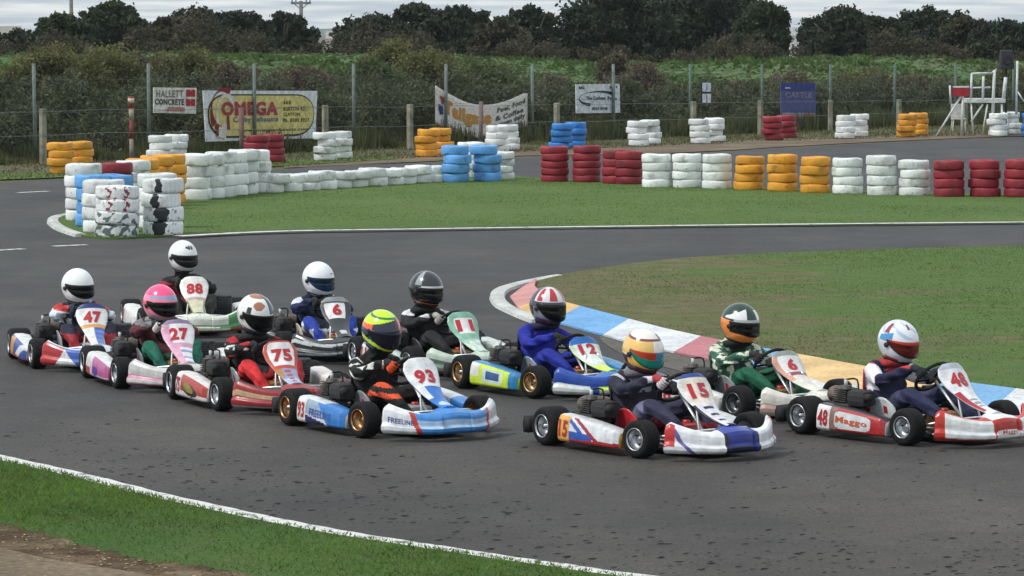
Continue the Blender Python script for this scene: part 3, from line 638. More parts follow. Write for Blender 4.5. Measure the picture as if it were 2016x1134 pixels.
# big yellow sign
mb, m = board([(400, 178), (625, 179), (621, 272), (406, 279)], -.08, '#d8dedf')
def rr(x0, y0, x1, y1, r):
    P = []
    for cx, cy, a0 in ((x1 - r * .42, y1 - r, 0), (x0 + r * .42, y1 - r, 90), (x0 + r * .42, y0 + r, 180), (x1 - r * .42, y0 + r, 270)):
        for k in range(8): a = R(a0 + 90 * k / 7); P.append((cx + r * .42 * math.cos(a), cy + r * math.sin(a)))
    return P
blob(mb, m, rr(.025, .06, .975, .93, .38), '#2c3a2a', .010); blob(mb, m, rr(.036, .10, .968, .90, .36), '#d2c67c', .016)
arc(mb, m, .17, .58, .115, .44, 62, 215, .02, .15, '#7e1d22', .022); arc(mb, m, .185, .50, .085, .40, 40, 262, .04, .16, '#d6d3c8', .026)
blob(mb, m, [(.10, .08), (.155, .06), (.20, .30), (.15, .36), (.12, .22)], '#d3d0c6', .03); blob(mb, m, [(.09, .06), (.115, .30), (.14, .28), (.10, .36), (.075, .33)], '#7e2a26', .034)
txt(mb, m, 'OMEGA', .14, .50, .64, .78, '#a1364c', .034, .05); txt(mb, m, 'Carby Exhausts', .24, .34, .64, .48, '#54608c', .034, .02)
blob(mb, m, [(.18, .22), (.21, .22), (.205, .5), (.185, .5)], '#7e2a36', .03)
for s_, x0, y0, x1, y1 in (('66B', .69, .72, .76, .80), ('BURTON RD.', .69, .585, .90, .67), ('CLAYTON', .69, .475, .84, .55), ('Ph. 8300 3927', .69, .35, .93, .43), ('www.omegaexhausts.com', .28, .155, .93, .235)): txt(mb, m, s_, x0, y0, x1, y1, '#4a3f22', .022, .03)
mb.build('sign', label='large yellow and white sign reading OMEGA hung on the fence', cat='sign')
# sagging cloth banner
def ban(x, y, o=0.0):
    u = 857 + (1040 - 857) * x; vt = 168 + 22 * x + 30 * math.sin(math.pi * min(1, x * 1.05)) * (1 - .15 * x) - 6 * x ** 4; vb = 241 + 40 * math.sin(math.pi * x * .95) * (1 - .62 * x) + 6 * x
    p = FP(u, vb + (vt - vb) * y, -.10); return p + FN * (o + .03 * math.sin(x * 11) * (1 - y * .3))
mb = MB(); mb.surf(ban, 0, 1, 44, 0, 1, 10, '#dcd7cf', 'cloth', .004, '#b4b0a8')
def tb(s_, x0, y0, x1, y1, col, bold=.04): mb.text(s_, (x0, y0, x1, y1), lambda a, b: ban(a, b, .014), col, bold, 'cloth')
tb('Tailgate', .08, .30, .60, .80, '#c08a3a', .06); tb("Fuel, Food", .66, .68, .97, .86, '#55585c'); tb('& Coffee', .64, .46, .95, .62, '#55585c'); tb('open daily', .68, .25, .97, .42, '#55585c'); tb('8300 5161', .72, .06, .97, .20, '#5d6064'); tb('the racers choice', .05, .08, .45, .2, '#a07c78', .01)
mb.add([ban(.03, .55, .016), ban(.07, .55, .016), ban(.075, .35, .016), ban(.045, .28, .016), ban(.028, .4, .016)], [[0, 4, 3, 2, 1]], '#333a72', 'cloth', False)
mb.add([ban(.04, .80, .016), ban(.085, .80, .016), ban(.08, .62, .016), ban(.06, .60, .016)], [[0, 3, 2, 1]], '#96432c', 'cloth', False)
mb.build('banner', label='white cloth banner with yellow lettering sagging between fence posts', cat='banner')
# small white sign
mb, m = board([(1134, 166), (1220, 165), (1221, 222), (1135, 223)], -.06, '#d2dade')
arc(mb, m, .5, .50, .44, .24, 40, 245, .015, .12, '#131c28', .012, 30, .5)
for s_, x0, y0, x1, y1 in (('BIG', .06, .83, .18, .93), ('JIM S', .76, .83, .94, .93), ('The Cyclone', .22, .43, .66, .58), ('Press', .71, .44, .92, .57), ('8241 0748', .35, .10, .70, .21)): txt(mb, m, s_, x0, y0, x1, y1, '#2a3444', .012, .04)
mb.build('sign', label='white rectangular sign with a black swoosh and small black lettering', cat='sign')
# two part plate
mb, m = board([(1381, 162), (1400, 162), (1400, 203), (1381, 203)], .06, '#22262a')
for x0, y0 in ((.05, .55), (.05, .02)): blob(mb, m, [(x0, y0), (.95, y0), (.95, y0 + .43), (x0, y0 + .43)], '#cdd2dc', .012)
blob(mb, m, [(.46, .02), (.54, .02), (.54, .40), (.46, .40)], '#5a6470', .018); blob(mb, m, [(.4, .60), (.6, .60), (.6, .92), (.4, .92)], '#9aa2bc', .018)
mb.build('sign', label='narrow sign of two stacked white plates on a fence post', cat='sign')
# faded blue sign
mb, m = board([(1537, 163), (1605, 163), (1607, 241), (1538, 240)], -.06, '#4c5588')
blob(mb, m, [(.01, .80), (.99, .80), (.99, .99), (.01, .99)], '#26387e', .010); txt(mb, m, 'CASTLE', .12, .62, .88, .76, '#8a86a0', .012, .03); blob(mb, m, [(.1, .85), (.28, .85), (.25, .89), (.12, .89)], '#b9aeca', .014)
blob(mb, m, [(.02, .02), (.98, .02), (.98, .24), (.02, .24)], '#9d9197', .010); txt(mb, m, 'SALE', .06, .06, .55, .19, '#8f3940', .014, .05); blob(mb, m, [(.66, .05), (.9, .05), (.9, .2), (.66, .2)], '#9c4a44', .014)
mb.build('sign', label='faded blue and white rectangular sign above the red tyre pair', cat='sign')
# marker posts
mb = MB(); p = G(259, 318); mb.tube([(0, 0, 0), (0, 0, .55)], .05, '#8a7f78', 'matte'); mb.tube([(0, 0, .55), (.01, 0, 1.0)], .055, '#7c3a34', 'matte'); mb.tube([(.01, 0, 1.0), (0, 0, 1.28)], .06, '#a79a86', 'matte'); mb.tube([(0, 0, 1.28), (0, 0, 1.56)], .07, '#93402c', 'matte'); mb.tube([(0, 0, 1.42), (0, -.02, 1.52)], .075, '#d8c8b8', 'matte')
o = mb.build('marker_post', label='rusty red and white marker post left of the white concrete sign', cat='post'); o.location = p
mb = MB(); p = G(477, 322); mb.tube([(0, 0, 0), (-.02, 0, 1.32)], .06, '#6f5852', 'bark'); o = mb.build('marker_post', label='rust brown post standing in front of the big yellow sign', cat='post'); o.location = p
mb = MB(); p = G(946, 300); mb.tube([(0, 0, 0), (.02, 0, 1.32)], .055, '#6d615e', 'bark'); o = mb.build('marker_post', label='grey brown post standing in front of the sagging banner', cat='post'); o.location = p

# marshal stand
YS = 106.0; st = empty('marshal_stand', AT(1925, 270, YS), label='white steel marshal stand with railings and ladder by the rear fence', cat='stand'); so_ = st.location.copy()
def bar(u0, v0, u1, v1, w_, dy=0, col='#c9cfce', mb_=None):
    a, b = AT(u0, v0, YS + dy) - so_, AT(u1, v1, YS + dy) - so_; (mb_ or MBX).tube([a, b], w_ / 2 / 66, col, 'matte', 6)
MBX = MB()
for a in [(1913, 145, 1911, 205, 4.5), (1913, 145, 1952, 144, 4.5), (1913, 173, 1950, 172, 3.5), (1936, 150, 1935, 200, 5), (1958, 138, 1954, 226, 6), (1980, 152, 1975, 200, 7), (2003, 120, 2001, 225, 4.5), (2003, 180, 2016, 200, 3.5), (1952, 144, 1962, 137, 4)]: bar(*a)
for a in [(1913, 145, 1911, 205, 4), (1913, 145, 1952, 144, 4), (1958, 145, 1956, 226, 4)]: bar(*a, dy=1.1)
for a in [(1913, 145), (1952, 144)]: MBX.tube([AT(*a, YS) - so_, AT(*a, YS + 1.1) - so_], .025, '#c9cfce', 'matte', 6)
MBX.build('railing', st)
MBX = MB(); a, b = AT(1908, 201, YS) - so_, AT(1976, 196, YS) - so_; c = (a + b) / 2
MBX.box((c.x, c.y + .55, c.z), ((b - a).length + .1, 1.2, .12), '#c6cbc9', 'matte'); MBX.build('platform', st)
for a in [(1896, 178, 1893, 270, 5), (1843, 269, 1892, 190, 4.5), (1870, 168, 1872, 205, 4), (1912, 205, 1916, 268, 3.5), (1935, 205, 1912, 240, 4), (1944, 205, 1935, 262, 3.5), (1972, 205, 1974, 268, 4)]:
    MBX = MB(); bar(*a); MBX.build('leg', st)
for a in [(1896, 200, 1896, 268, 4), (1972, 205, 1972, 268, 4)]:
    MBX = MB(); bar(*a, dy=1.1); MBX.build('leg', st)
MBX = MB(); a, b = AT(1876, 172, YS - .05) - so_, AT(1908, 174, YS - .05) - so_; c = (a + b) / 2
MBX.box((c.x, c.y, c.z - .12), ((b - a).length, .03, .26), '#a3222c', 'matte', bev=.003); MBX.box((c.x, c.y, c.z + .03), ((b - a).length, .04, .05), '#c9cfce', 'matte', bev=.003); MBX.build('red_panel', st)
# white plastic chair below
ch = empty('plastic_chair', AT(1887, 262, YS + .6), label='white plastic chair under the marshal stand', cat='chair')
mb = MB(); mb.box((0, 0, .42), (.42, .42, .05), '#b9bab2', 'matte', bev=.02); mb.build('seat', ch)
mb = MB(); mb.box((0, .2, .66), (.42, .05, .42), '#c2c3bb', 'matte', bev=.02); mb.build('backrest', ch)
for sx_ in (-1, 1):
    for sy in (-1, 1): mb = MB(); mb.tube([(sx_ * .2, sy * .2, -.05), (sx_ * .17, sy * .17, .42)], .022, '#b9bab2', 'matte'); mb.build('leg', ch)
dk = empty('loudspeaker', AT(1980, 262, YS + 1.6), label='dark grey boxy loudspeaker on a thin pole above the marshal stand', cat='loudspeaker')
mb = MB(); mb.tube([(0, 0, 0), (0, 0, 1.95)], .03, '#3a3c40', 'metal'); mb.build('pole', dk)
mb = MB(); mb.box((0, 0, 2.22), (.44, .4, .58), '#2b2d33', 'matte', bev=.05, taper=(.85, .85)); mb.ring((0, -.21, 2.2), (1, 0, 0), (0, 0, 1), .12, .012, '#1a1a1c', 'matte'); mb.build('cabinet', dk)

# ------------------------------------------------------------------ embankment
def crest(u): return np.interp(u, [-200, 0, 380, 500, 640, 900, 1100, 1300, 1450, 1650, 1900, 2016, 2300], [112, 114, 108, 110, 112, 116, 126, 134, 124, 116, 124, 126, 128])
def mound_z(x, y):
    Yc = 150 + 4 * math.sin(x * .3); cz = H - (crest(CX + F * x / 150) - 65) * Yc / F
    rise = max(0, min(1, (y - 126) / (Yc - 126))); rise = rise * rise * (3 - 2 * rise)
    return -.05 + (cz + .05) * rise * (1 if y < Yc else max(.55, 1 - (y - Yc) / 90)) + (.12 * math.sin(x * 1.1 + y * .7) + .08 * math.sin(x * 2.7 - y * 1.3)) * rise
nx, ny = 150, 70; vs = []; fs_ = []
for i in range(nx + 1):
    for j in range(ny + 1):
        y = 124 + 140 * (j / ny) ** 1.6; x = (-1 + 2 * i / nx) * 60; vs.append((x, y, mound_z(x, y)))
for i in range(nx):
    for j in range(ny): fs_.append([i * (ny + 1) + j, (i + 1) * (ny + 1) + j, (i + 1) * (ny + 1) + j + 1, i * (ny + 1) + j + 1])
me = bpy.data.meshes.new('embankment'); me.from_pydata(vs, [], fs_); me.materials.append(M_MOUND); me.polygons.foreach_set('use_smooth', [True] * len(fs_))
o = bpy.data.objects.new('embankment', me); COL.objects.link(o); o['kind'] = 'structure'
# far hills
for nm, y0, hh, seed in (('far_hills', 3600, 9, 1.0), ('farther_hills', 6200, 34, 2.3)):
    vs = []; fs_ = []; n = 160
    for i in range(n + 1):
        x = (-1 + 2 * i / n) * 2600; z = hh * (.75 + .15 * math.sin(x * .0041 + seed) + .08 * math.sin(x * .011 + seed * 3) + .03 * math.sin(x * .041)); z *= 1 if nm == 'far_hills' else (.35 + .75 / (1 + math.exp(-(x - 620) / 60)))
        for q, (dy, zz) in enumerate(((-500, -5), (-250, z * .6), (0, z), (300, z * .9), (900, -5))): vs.append((x, y0 + dy, zz))
    for i in range(n):
        for q in range(4): fs_.append([i * 5 + q, (i + 1) * 5 + q, (i + 1) * 5 + q + 1, i * 5 + q + 1])
    me = bpy.data.meshes.new(nm); me.from_pydata(vs, [], fs_); me.materials.append(M_HILL); me.polygons.foreach_set('use_smooth', [True] * len(fs_))
    o = bpy.data.objects.new(nm, me); COL.objects.link(o); o['kind'] = 'structure'

# ------------------------------------------------------------------ foliage
def leaves(name, lobes, n, size, cols, parent=None, dens=1.0, flat=1.0, **k):
    P = []; tot = sum(l[3] ** 2 for l in lobes); cen = []; cc = []
    for (x, y, z, r, rz) in [(l[0], l[1], l[2], l[3], l[4] if len(l) > 4 else l[3]) for l in lobes]:
        m = int(n * r * r / tot); d = rng.normal(0, 1, (m, 3)); d /= np.linalg.norm(d, axis=1)[:, None]
        # clumps: pull leaves toward a few twig ends on the lobe surface
        kk = max(10, int(m / 60)); tw = rng.normal(0, 1, (kk, 3)); tw /= np.linalg.norm(tw, axis=1)[:, None]; idx = rng.integers(0, kk, m)
        rad = rng.uniform(.6, 1.1, kk)
        q = tw[idx] * rad[idx][:, None] + rng.normal(0, .20, (m, 3)); ff = rng.random(m) < .25; q[ff] = d[ff] * rng.uniform(.3, .95, (ff.sum(), 1))
        cen.append(np.array([x, y, z]) + q * np.array([r, r, rz])); t = np.clip(rng.random(kk)[idx] * .7 + rng.random(m) * .3, 0, 1)[:, None]
        cc.append(np.array(cols[0]) * (1 - t) + np.array(cols[1]) * t)
    cen = np.concatenate(cen); cc = np.concatenate(cc); m = len(cen); cc *= rng.uniform(.75, 1.25, (m, 1))
    a = rng.normal(0, 1, (m, 3)); a /= np.linalg.norm(a, axis=1)[:, None]; b = np.cross(a, rng.normal(0, 1, (m, 3))); b /= np.linalg.norm(b, axis=1)[:, None]
    s = size * rng.uniform(.6, 1.3, (m, 1)); a = a * s; b = b * s * .55; 
    o = quads(name, cen, a, b * flat, cc, 'leaf', **k)
    if parent: o.parent = parent
    return o
def tree(u, base, top, wpx, Y, cols, label, shape='round', n=7000, seed=0, group='dark trees behind the embankment', tr=.16, leaf=.095):
    rs = random.Random(seed); b = AT(u, base, Y); b.z = max(mound_z(b.x, min(Y, 260)), 0) - .05; zt = H - (top - 65) * Y / F; ht = zt - b.z; W = wpx * Y / F / 2
    t = empty('tree', b, label=label, cat='tree', group=group)
    mb = MB(); mb.tube([(0, 0, -.1), (W * .05, 0, ht * .3), (-W * .04, .05, ht * .62)], [tr, tr * .8, tr * .45], '#4a443c', 'bark', 8)
    for q in range(5):
        a = rs.uniform(0, 6.28); mb.tube([(0, 0, ht * rs.uniform(.2, .35)), (W * .35 * math.cos(a), W * .3 * math.sin(a), ht * .55), (W * .7 * math.cos(a), W * .6 * math.sin(a), ht * rs.uniform(.65, .85))], [tr * .5, tr * .35, tr * .15], '#4a443c', 'bark', 6)
    mb.build('trunk', t); lobes = []
    k = max(8, int(W * 3.2))
    for i in range(k):
        fx = -1 + 2 * (i + .5) / k + rs.uniform(-.12, .12); env = math.sqrt(max(.05, 1 - abs(fx) ** 2.6))
        rr_ = min(W, ht) * rs.uniform(.2, .38)
        topz = ht * (.52 + .48 * env * rs.uniform(.80, 1.06)) - rr_
        lobes.append((fx * (W - rr_ * .5), rs.uniform(-.5, .5) * W * .7, topz, rr_, rr_ * .85))
        lobes.append((fx * (W - rr_ * .3) * .95, rs.uniform(-.7, .4) * W * .7, topz * rs.uniform(.5, .75), rr_ * 1.05, rr_ * .95))
        lobes.append((fx * W * .85, rs.uniform(-.6, .4) * W * .7, ht * rs.uniform(.16, .32), rr_ * 1.0, rr_ * .8))
    lobes.append((0, 0, ht - min(W, ht) * .28, min(W, ht) * .3, min(W, ht) * .27))
    leaves('crown', lobes, n, leaf, cols, t)
    return t
D0, D1 = (.022, .033, .022), (.070, .085, .052); E0, E1 = (.026, .042, .022), (.085, .11, .05); B0, B1 = (.045, .045, .03), (.12, .105, .065)
for a in [
 (45, 110, 62, 130, 172, (D0, D1), 'low dark shrubby tree at the left end of the tree line'),
 (130, 110, 30, 130, 175, (E0, E1), 'green rounded tree between the left pole and the tallest left tree'),
 (222, 112, 6, 135, 178, (E0, E1), 'tall green eucalypt with an open top at left'),
 (345, 110, 34, 120, 168, (B0, B1), 'olive brown tree right of the tall left eucalypt'),
 (395, 115, 18, 175, 182, (D0, D1), 'broad dark tree above the small white sign'),
 (470, 112, 22, 130, 176, (D0, D1), 'dark tree left of the utility pole'),
 (560, 118, 28, 125, 172, (D0, D1), 'dark tree just under the utility pole'),
 (740, 120, 30, 170, 178, (D0, D1), 'spreading dark tree right of the gap in the tree line'),
 (822, 118, 10, 120, 186, (D0, D1), 'dark tree with a pointed top left of centre'),
 (905, 122, 14, 150, 180, (D0, D1), 'domed dark tree at the centre of the tree line'),
 (1042, 128, 12, 120, 174, (D0, D1), 'rounded dark tree left of the bright gap in the sky'),
 (985, 122, 36, 110, 168, (B0, B1), 'low olive tree between the two central domes'),
 (1215, 132, -22, 230, 176, (D0, D1), 'tallest dark tree reaching the top edge, left half'),
 (1390, 130, -34, 260, 182, (D0, D1), 'widest dark tree reaching the top edge of the view'),
 (1500, 126, 6, 110, 170, (E0, E1), 'dark green tree left of the small white buildings'),
 (1660, 122, 16, 170, 176, (D0, D1), 'broad rounded dark tree right of the small white buildings'),
 (1728, 124, 34, 110, 168, (D0, D1), 'small dark tree between two broad round crowns'),
 (1835, 124, 14, 170, 180, (D0, D1), 'round dark tree above the marshal stand'),
 (1905, 124, 36, 120, 172, (B0, B1), 'low olive brown tree right of the round dark crown'),
 (1985, 126, 42, 130, 168, (D0, D1), 'low dark tree at the right end of the tree line')]:
    u, b_, t_, w_, Y, cs, lb = a; tree(u, b_, t_, w_, Y, cs, lb, n=int(9000 + w_ * 150), seed=int(u))
# shrubs in front of the bank
def shrub(u, top, wpx, Y, cols, label, n=3500, lf_=.042, group='shrubs behind the rear fence'):
    p = AT(u, 200, Y); p.z = 0; zt = H - (top - 65) * Y / F; W = wpx * Y / F / 2; rs = random.Random(int(u * 7)); lobes = []
    t = empty('shrub', p, label=label, cat='shrub', group=group)
    rb = min(.55, W * .5, zt * .3)
    for i in range(int(14 + W * 6)):
        a = rs.uniform(-1, 1); envz = zt * (1 - .38 * abs(a) ** 2.2) * rs.uniform(.88, 1.0); r_ = rb * rs.uniform(.7, 1.15); lobes.append((a * (W - r_ * .5), rs.uniform(-.6, .6), max(r_, envz - r_), r_, r_))
        lobes.append((a * (W - r_ * .5) * .95, rs.uniform(-.7, .3), max(r_ * .7, (envz - r_) * rs.uniform(.3, .75)), r_ * 1.1, r_ * 1.1))
    mb = MB()
    for q in range(7): a = rs.uniform(0, 6.3); mb.tube([(0, 0, 0), (W * .3 * math.cos(a), .3 * math.sin(a), zt * .45), (W * .6 * math.cos(a), .5 * math.sin(a), zt * .8)], [.035, .025, .01], '#5b5046', 'bark', 5)
    mb.build('stem', t); leaves('crown', lobes, n, lf_, cols, t)
OL, OL2 = (.10, .108, .042), (.20, .20, .085); BR, BR2 = (.095, .08, .055), (.19, .16, .11); GR, GR2 = (.075, .105, .045), (.14, .175, .075)
for a in [(110, 84, 210, 112, (OL, OL2), 'wide olive shrub behind the leftmost steel post'), (215, 80, 140, 114, (OL, OL2), 'tall olive shrub left of the white concrete sign'), (288, 90, 120, 118, (BR, BR2), 'bare grey brown shrub above the white concrete sign'),
 (372, 90, 170, 114, (OL, OL2), 'olive shrub above the yellow sign at its left'), (462, 116, 130, 110, (BR, BR2), 'low brown shrub above the yellow sign'), (590, 126, 190, 112, (BR, BR2), 'long low brown shrub right of the yellow sign'),
 (770, 68, 110, 120, (OL, OL2), 'tall yellow green shrub left of the banner'), (835, 90, 130, 116, (OL, OL2), 'olive shrub just left of the banner'), (735, 110, 130, 110, (GR, GR2), 'green shrub left of the tall yellow green one'),
 (950, 118, 160, 118, (GR, GR2), 'low green shrub above the sagging banner'), (1075, 150, 140, 122, (BR, BR2), 'brown shrub left of the white swoosh sign'), (1212, 100, 64, 132, (BR, BR2), 'tall red brown shrub above the white swoosh sign'),
 (1265, 118, 90, 130, (BR, BR2), 'dull brown shrub right of the tall red brown one'), (1370, 152, 140, 126, (GR, GR2), 'grey green shrub behind the two-part plate'), (1450, 158, 120, 124, (BR, BR2), 'brown shrub left of the faded blue sign'),
 (1560, 138, 90, 132, (BR, BR2), 'brown shrub above the faded blue sign'), (1700, 132, 130, 134, (OL, OL2), 'olive brown shrub between the blue sign and the stand'), (1800, 146, 150, 132, (BR, BR2), 'dull shrub left of the marshal stand'), (1990, 120, 90, 136, (OL, OL2), 'olive shrub behind the marshal stand')]:
    u, t_, w_, Y, cs, lb = a; shrub(u, t_, w_ * 1.15, Y, cs, lb, n=int(5000 + w_ * 110))
# continuous undergrowth between fence and bank
lobes = []
for i in range(330):
    s = random.uniform(-6, LEN + 8); off = -random.uniform(.8, 9); p = fence_pt(s, off); uu = CX + F * p.x / p.y
    topv = np.interp(uu, [0, 250, 450, 700, 900, 1050, 1300, 1500, 1700, 1900, 2050], [130, 128, 145, 150, 150, 165, 160, 165, 158, 165, 150]); zt = H - (topv - 65) * p.y / F
    r_ = random.uniform(.35, .7); z = random.uniform(.1, max(.3, zt - r_ * .7)); lobes.append((p.x, p.y, z, r_, r_ * .9))
leaves('scrub', lobes, 230000, .042, ((.066, .082, .045), (.14, .152, .088)), kind='stuff', label='dense dull grey brown scrub behind the rear fence', cat='scrub')
lobes = []
for i in range(150):
    y = random.uniform(154, 166); x = random.uniform(-28, 28); r_ = random.uniform(.35, .8) * (1 + .4 * math.sin(x * .8)); lobes.append((x, y, mound_z(x, y) + r_ * random.uniform(.2, .9), r_, r_ * .8))
leaves('understory', lobes, 60000, .06, ((.04, .045, .028), (.12, .10, .065)), kind='stuff', label='dark brownish undergrowth at the foot of the far trees', cat='undergrowth')
# low green growth on the bank
n = 60000; X = rng.uniform(-36, 36, n); Y = rng.uniform(126, 165, n); Z = np.array([mound_z(a, b) for a, b in zip(X, Y)])
c = np.array([.06, .12, .03]) * (1 - (t := rng.random((n, 1)))) + np.array([.10, .155, .045]) * t; dd = rng.random(n) < .12; c[dd] = np.array([.12, .11, .05])
a = rng.uniform(0, 6.28, n); quads('bank_weeds', np.stack([X, Y, Z], 1), np.stack([np.cos(a) * .12, np.sin(a) * .12, np.zeros(n)], 1), np.stack([rng.normal(0, .08, n), rng.normal(0, .08, n), rng.uniform(.04, .16, n) * (1 + .6 * np.sin(X * .9 + Y * .5))], 1), c, 'leaf', tri=True, kind='stuff', label='bright green weeds covering the embankment', cat='weeds')
# weeds along the fence foot
n = 30000; s = rng.uniform(-5, LEN + 6, n); off = rng.uniform(-1.2, 1.0, n) - .3; X = FA.x + FD.x * s + FN.x * off; Y = FA.y + FD.y * s + FN.y * off; t = rng.random((n, 1)); c = np.array([.06, .085, .03]) * (1 - t) + np.array([.14, .14, .07]) * t
hh = rng.uniform(.1, .5, n) * (1 + .6 * np.sin(s * 1.7)); a = rng.uniform(0, 6.28, n); quads('fence_weeds', np.stack([X, Y, np.zeros(n)], 1), np.stack([np.cos(a) * .025, np.sin(a) * .025, np.zeros(n)], 1), np.stack([rng.normal(0, .08, n), rng.normal(0, .08, n), hh], 1), c, 'leaf', tri=True, kind='stuff', label='long dull weeds along the foot of the fence', cat='weeds')

# utility poles and far buildings
def pole(u, top, Y, arm, label):
    p = AT(u, 100, Y); zt = H - (top - 65) * Y / F; p.z = 0; t = empty('utility_pole', p, label=label, cat='utility pole')
    mb = MB(); mb.tube([(0, 0, 0), (0, 0, zt)], [.17, .12], '#6f706e', 'bark'); mb.build('pole', t)
    if arm:
        mb = MB(); mb.box((0, 0, zt - .15), (1.35, .14, .14), '#77797a', 'bark', bev=.01)
        for q in (-.6, -.35, .35, .6): mb.tube([(q, 0, zt - .1), (q, 0, zt + .1)], .05, '#8b8f92', 'matte')
        mb.tube([(-.5, 0, zt - .15), (0, 0, zt - .6)], .03, '#77797a', 'bark'); mb.tube([(.5, 0, zt - .15), (0, 0, zt - .6)], .03, '#77797a', 'bark'); mb.build('crossarm', t)
pole(593, 2, 240, True, 'timber utility pole with a crossarm above the left trees'); pole(141, -12, 240, False, 'thin pole cut off by the top edge above the left trees')
def shed(u, base, top, wpx, Y, col, roof, label):
    p = AT(u, base, Y); zt = H - (top - 65) * Y / F; hh = zt + .2; W = wpx * Y / F; p.z = 0; t = empty('building', p, label=label, cat='building')
    mb = MB(); mb.box((0, 0, hh * .4), (W, W * .7, hh * .8), col, 'matte', bev=.02); mb.build('wall', t)
    mb = MB(); a, b = W * .54, W * .4; z0, z1 = hh * .8, hh; mb.add([(-a, -b, z0), (a, -b, z0), (a, b, z0), (-a, b, z0), (-a, 0, z1), (a, 0, z1)], [[0, 1, 5, 4], [2, 3, 4, 5], [1, 2, 5], [3, 0, 4], [0, 3, 2, 1]], roof, 'matte', False); mb.build('roof', t)
    for q in (-.25, .25): mb = MB(); mb.box((q * W, -W * .355, hh * .5), (W * .16, .03, hh * .2), '#39424a', 'gloss', bev=.01); mb.build('window', t)
shed(1567, 90, 58, 26, 300, '#c9cac6', '#a9adb0', 'small white building seen through the gap right of the tall trees'); shed(14, 80, 56, 52, 300, '#a8a296', '#8f8c86', 'pale flat building at the far left behind the trees'); shed(652, 95, 66, 20, 300, '#bfb9b2', '#b0aba4', 'little pale shed in the gap of the tree line')
# ------------------------------------------------------------------ karts and drivers (local: x forward, y left, z up)
def hsh(*a): return (math.sin(sum(x * k for x, k in zip(a, (12.9898, 78.233, 37.719)))) * 43758.5453) % 1
def wheel(kart, x, y, r, wd, rim, steer=0):
    sd_ = -1 if y < 0 else 1; mb = MB(); h = wd / 2
    prof = [(r * .52, -h * .88), (r * .62, -h), (r * .80, -h * 1.03), (r * .93, -h * .92), (r * .99, -h * .70), (r, -h * .35), (r, h * .35), (r * .99, h * .70), (r * .93, h * .92), (r * .80, h * 1.03), (r * .62, h), (r * .52, h * .88)]
    mb.lathe(prof, (0, 0, 0), (0, 1, 0), lambda i, j: '#131314' if 3 < j < 8 else '#171718', 'rubber', 36, close=True)
    w_ = mb.build('wheel', kart); w_.location = (x, y, r); w_.rotation_euler = (0, random.uniform(0, 6), steer)
    mb = MB(); o = h * sd_
    mb.lathe([(r * .61, o * .97), (r * .60, o * 1.03), (r * .56, o * 1.0), (r * .51, o * .72), (r * .47, o * .25), (r * .20, o * .12), (r * .17, o * .35), (.001, o * .38)], (0, 0, 0), (0, 1, 0), rim, 'metal', 28)
    for k in range(3):
        a = k * 2.094; mb.tube([(math.cos(a) * r * .3, o * .1, math.sin(a) * r * .3), (math.cos(a) * r * .3, o * .3, math.sin(a) * r * .3)], .007, '#2a2a2a', 'metal', 6)
    mb.lathe([(r * .56, -o), (r * .49, -o * .9), (r * .45, -o * .3), (.02, -o * .2)], (0, 0, 0), (0, 1, 0), rim, 'metal', 20)
    mb.build('rim', w_); return w_

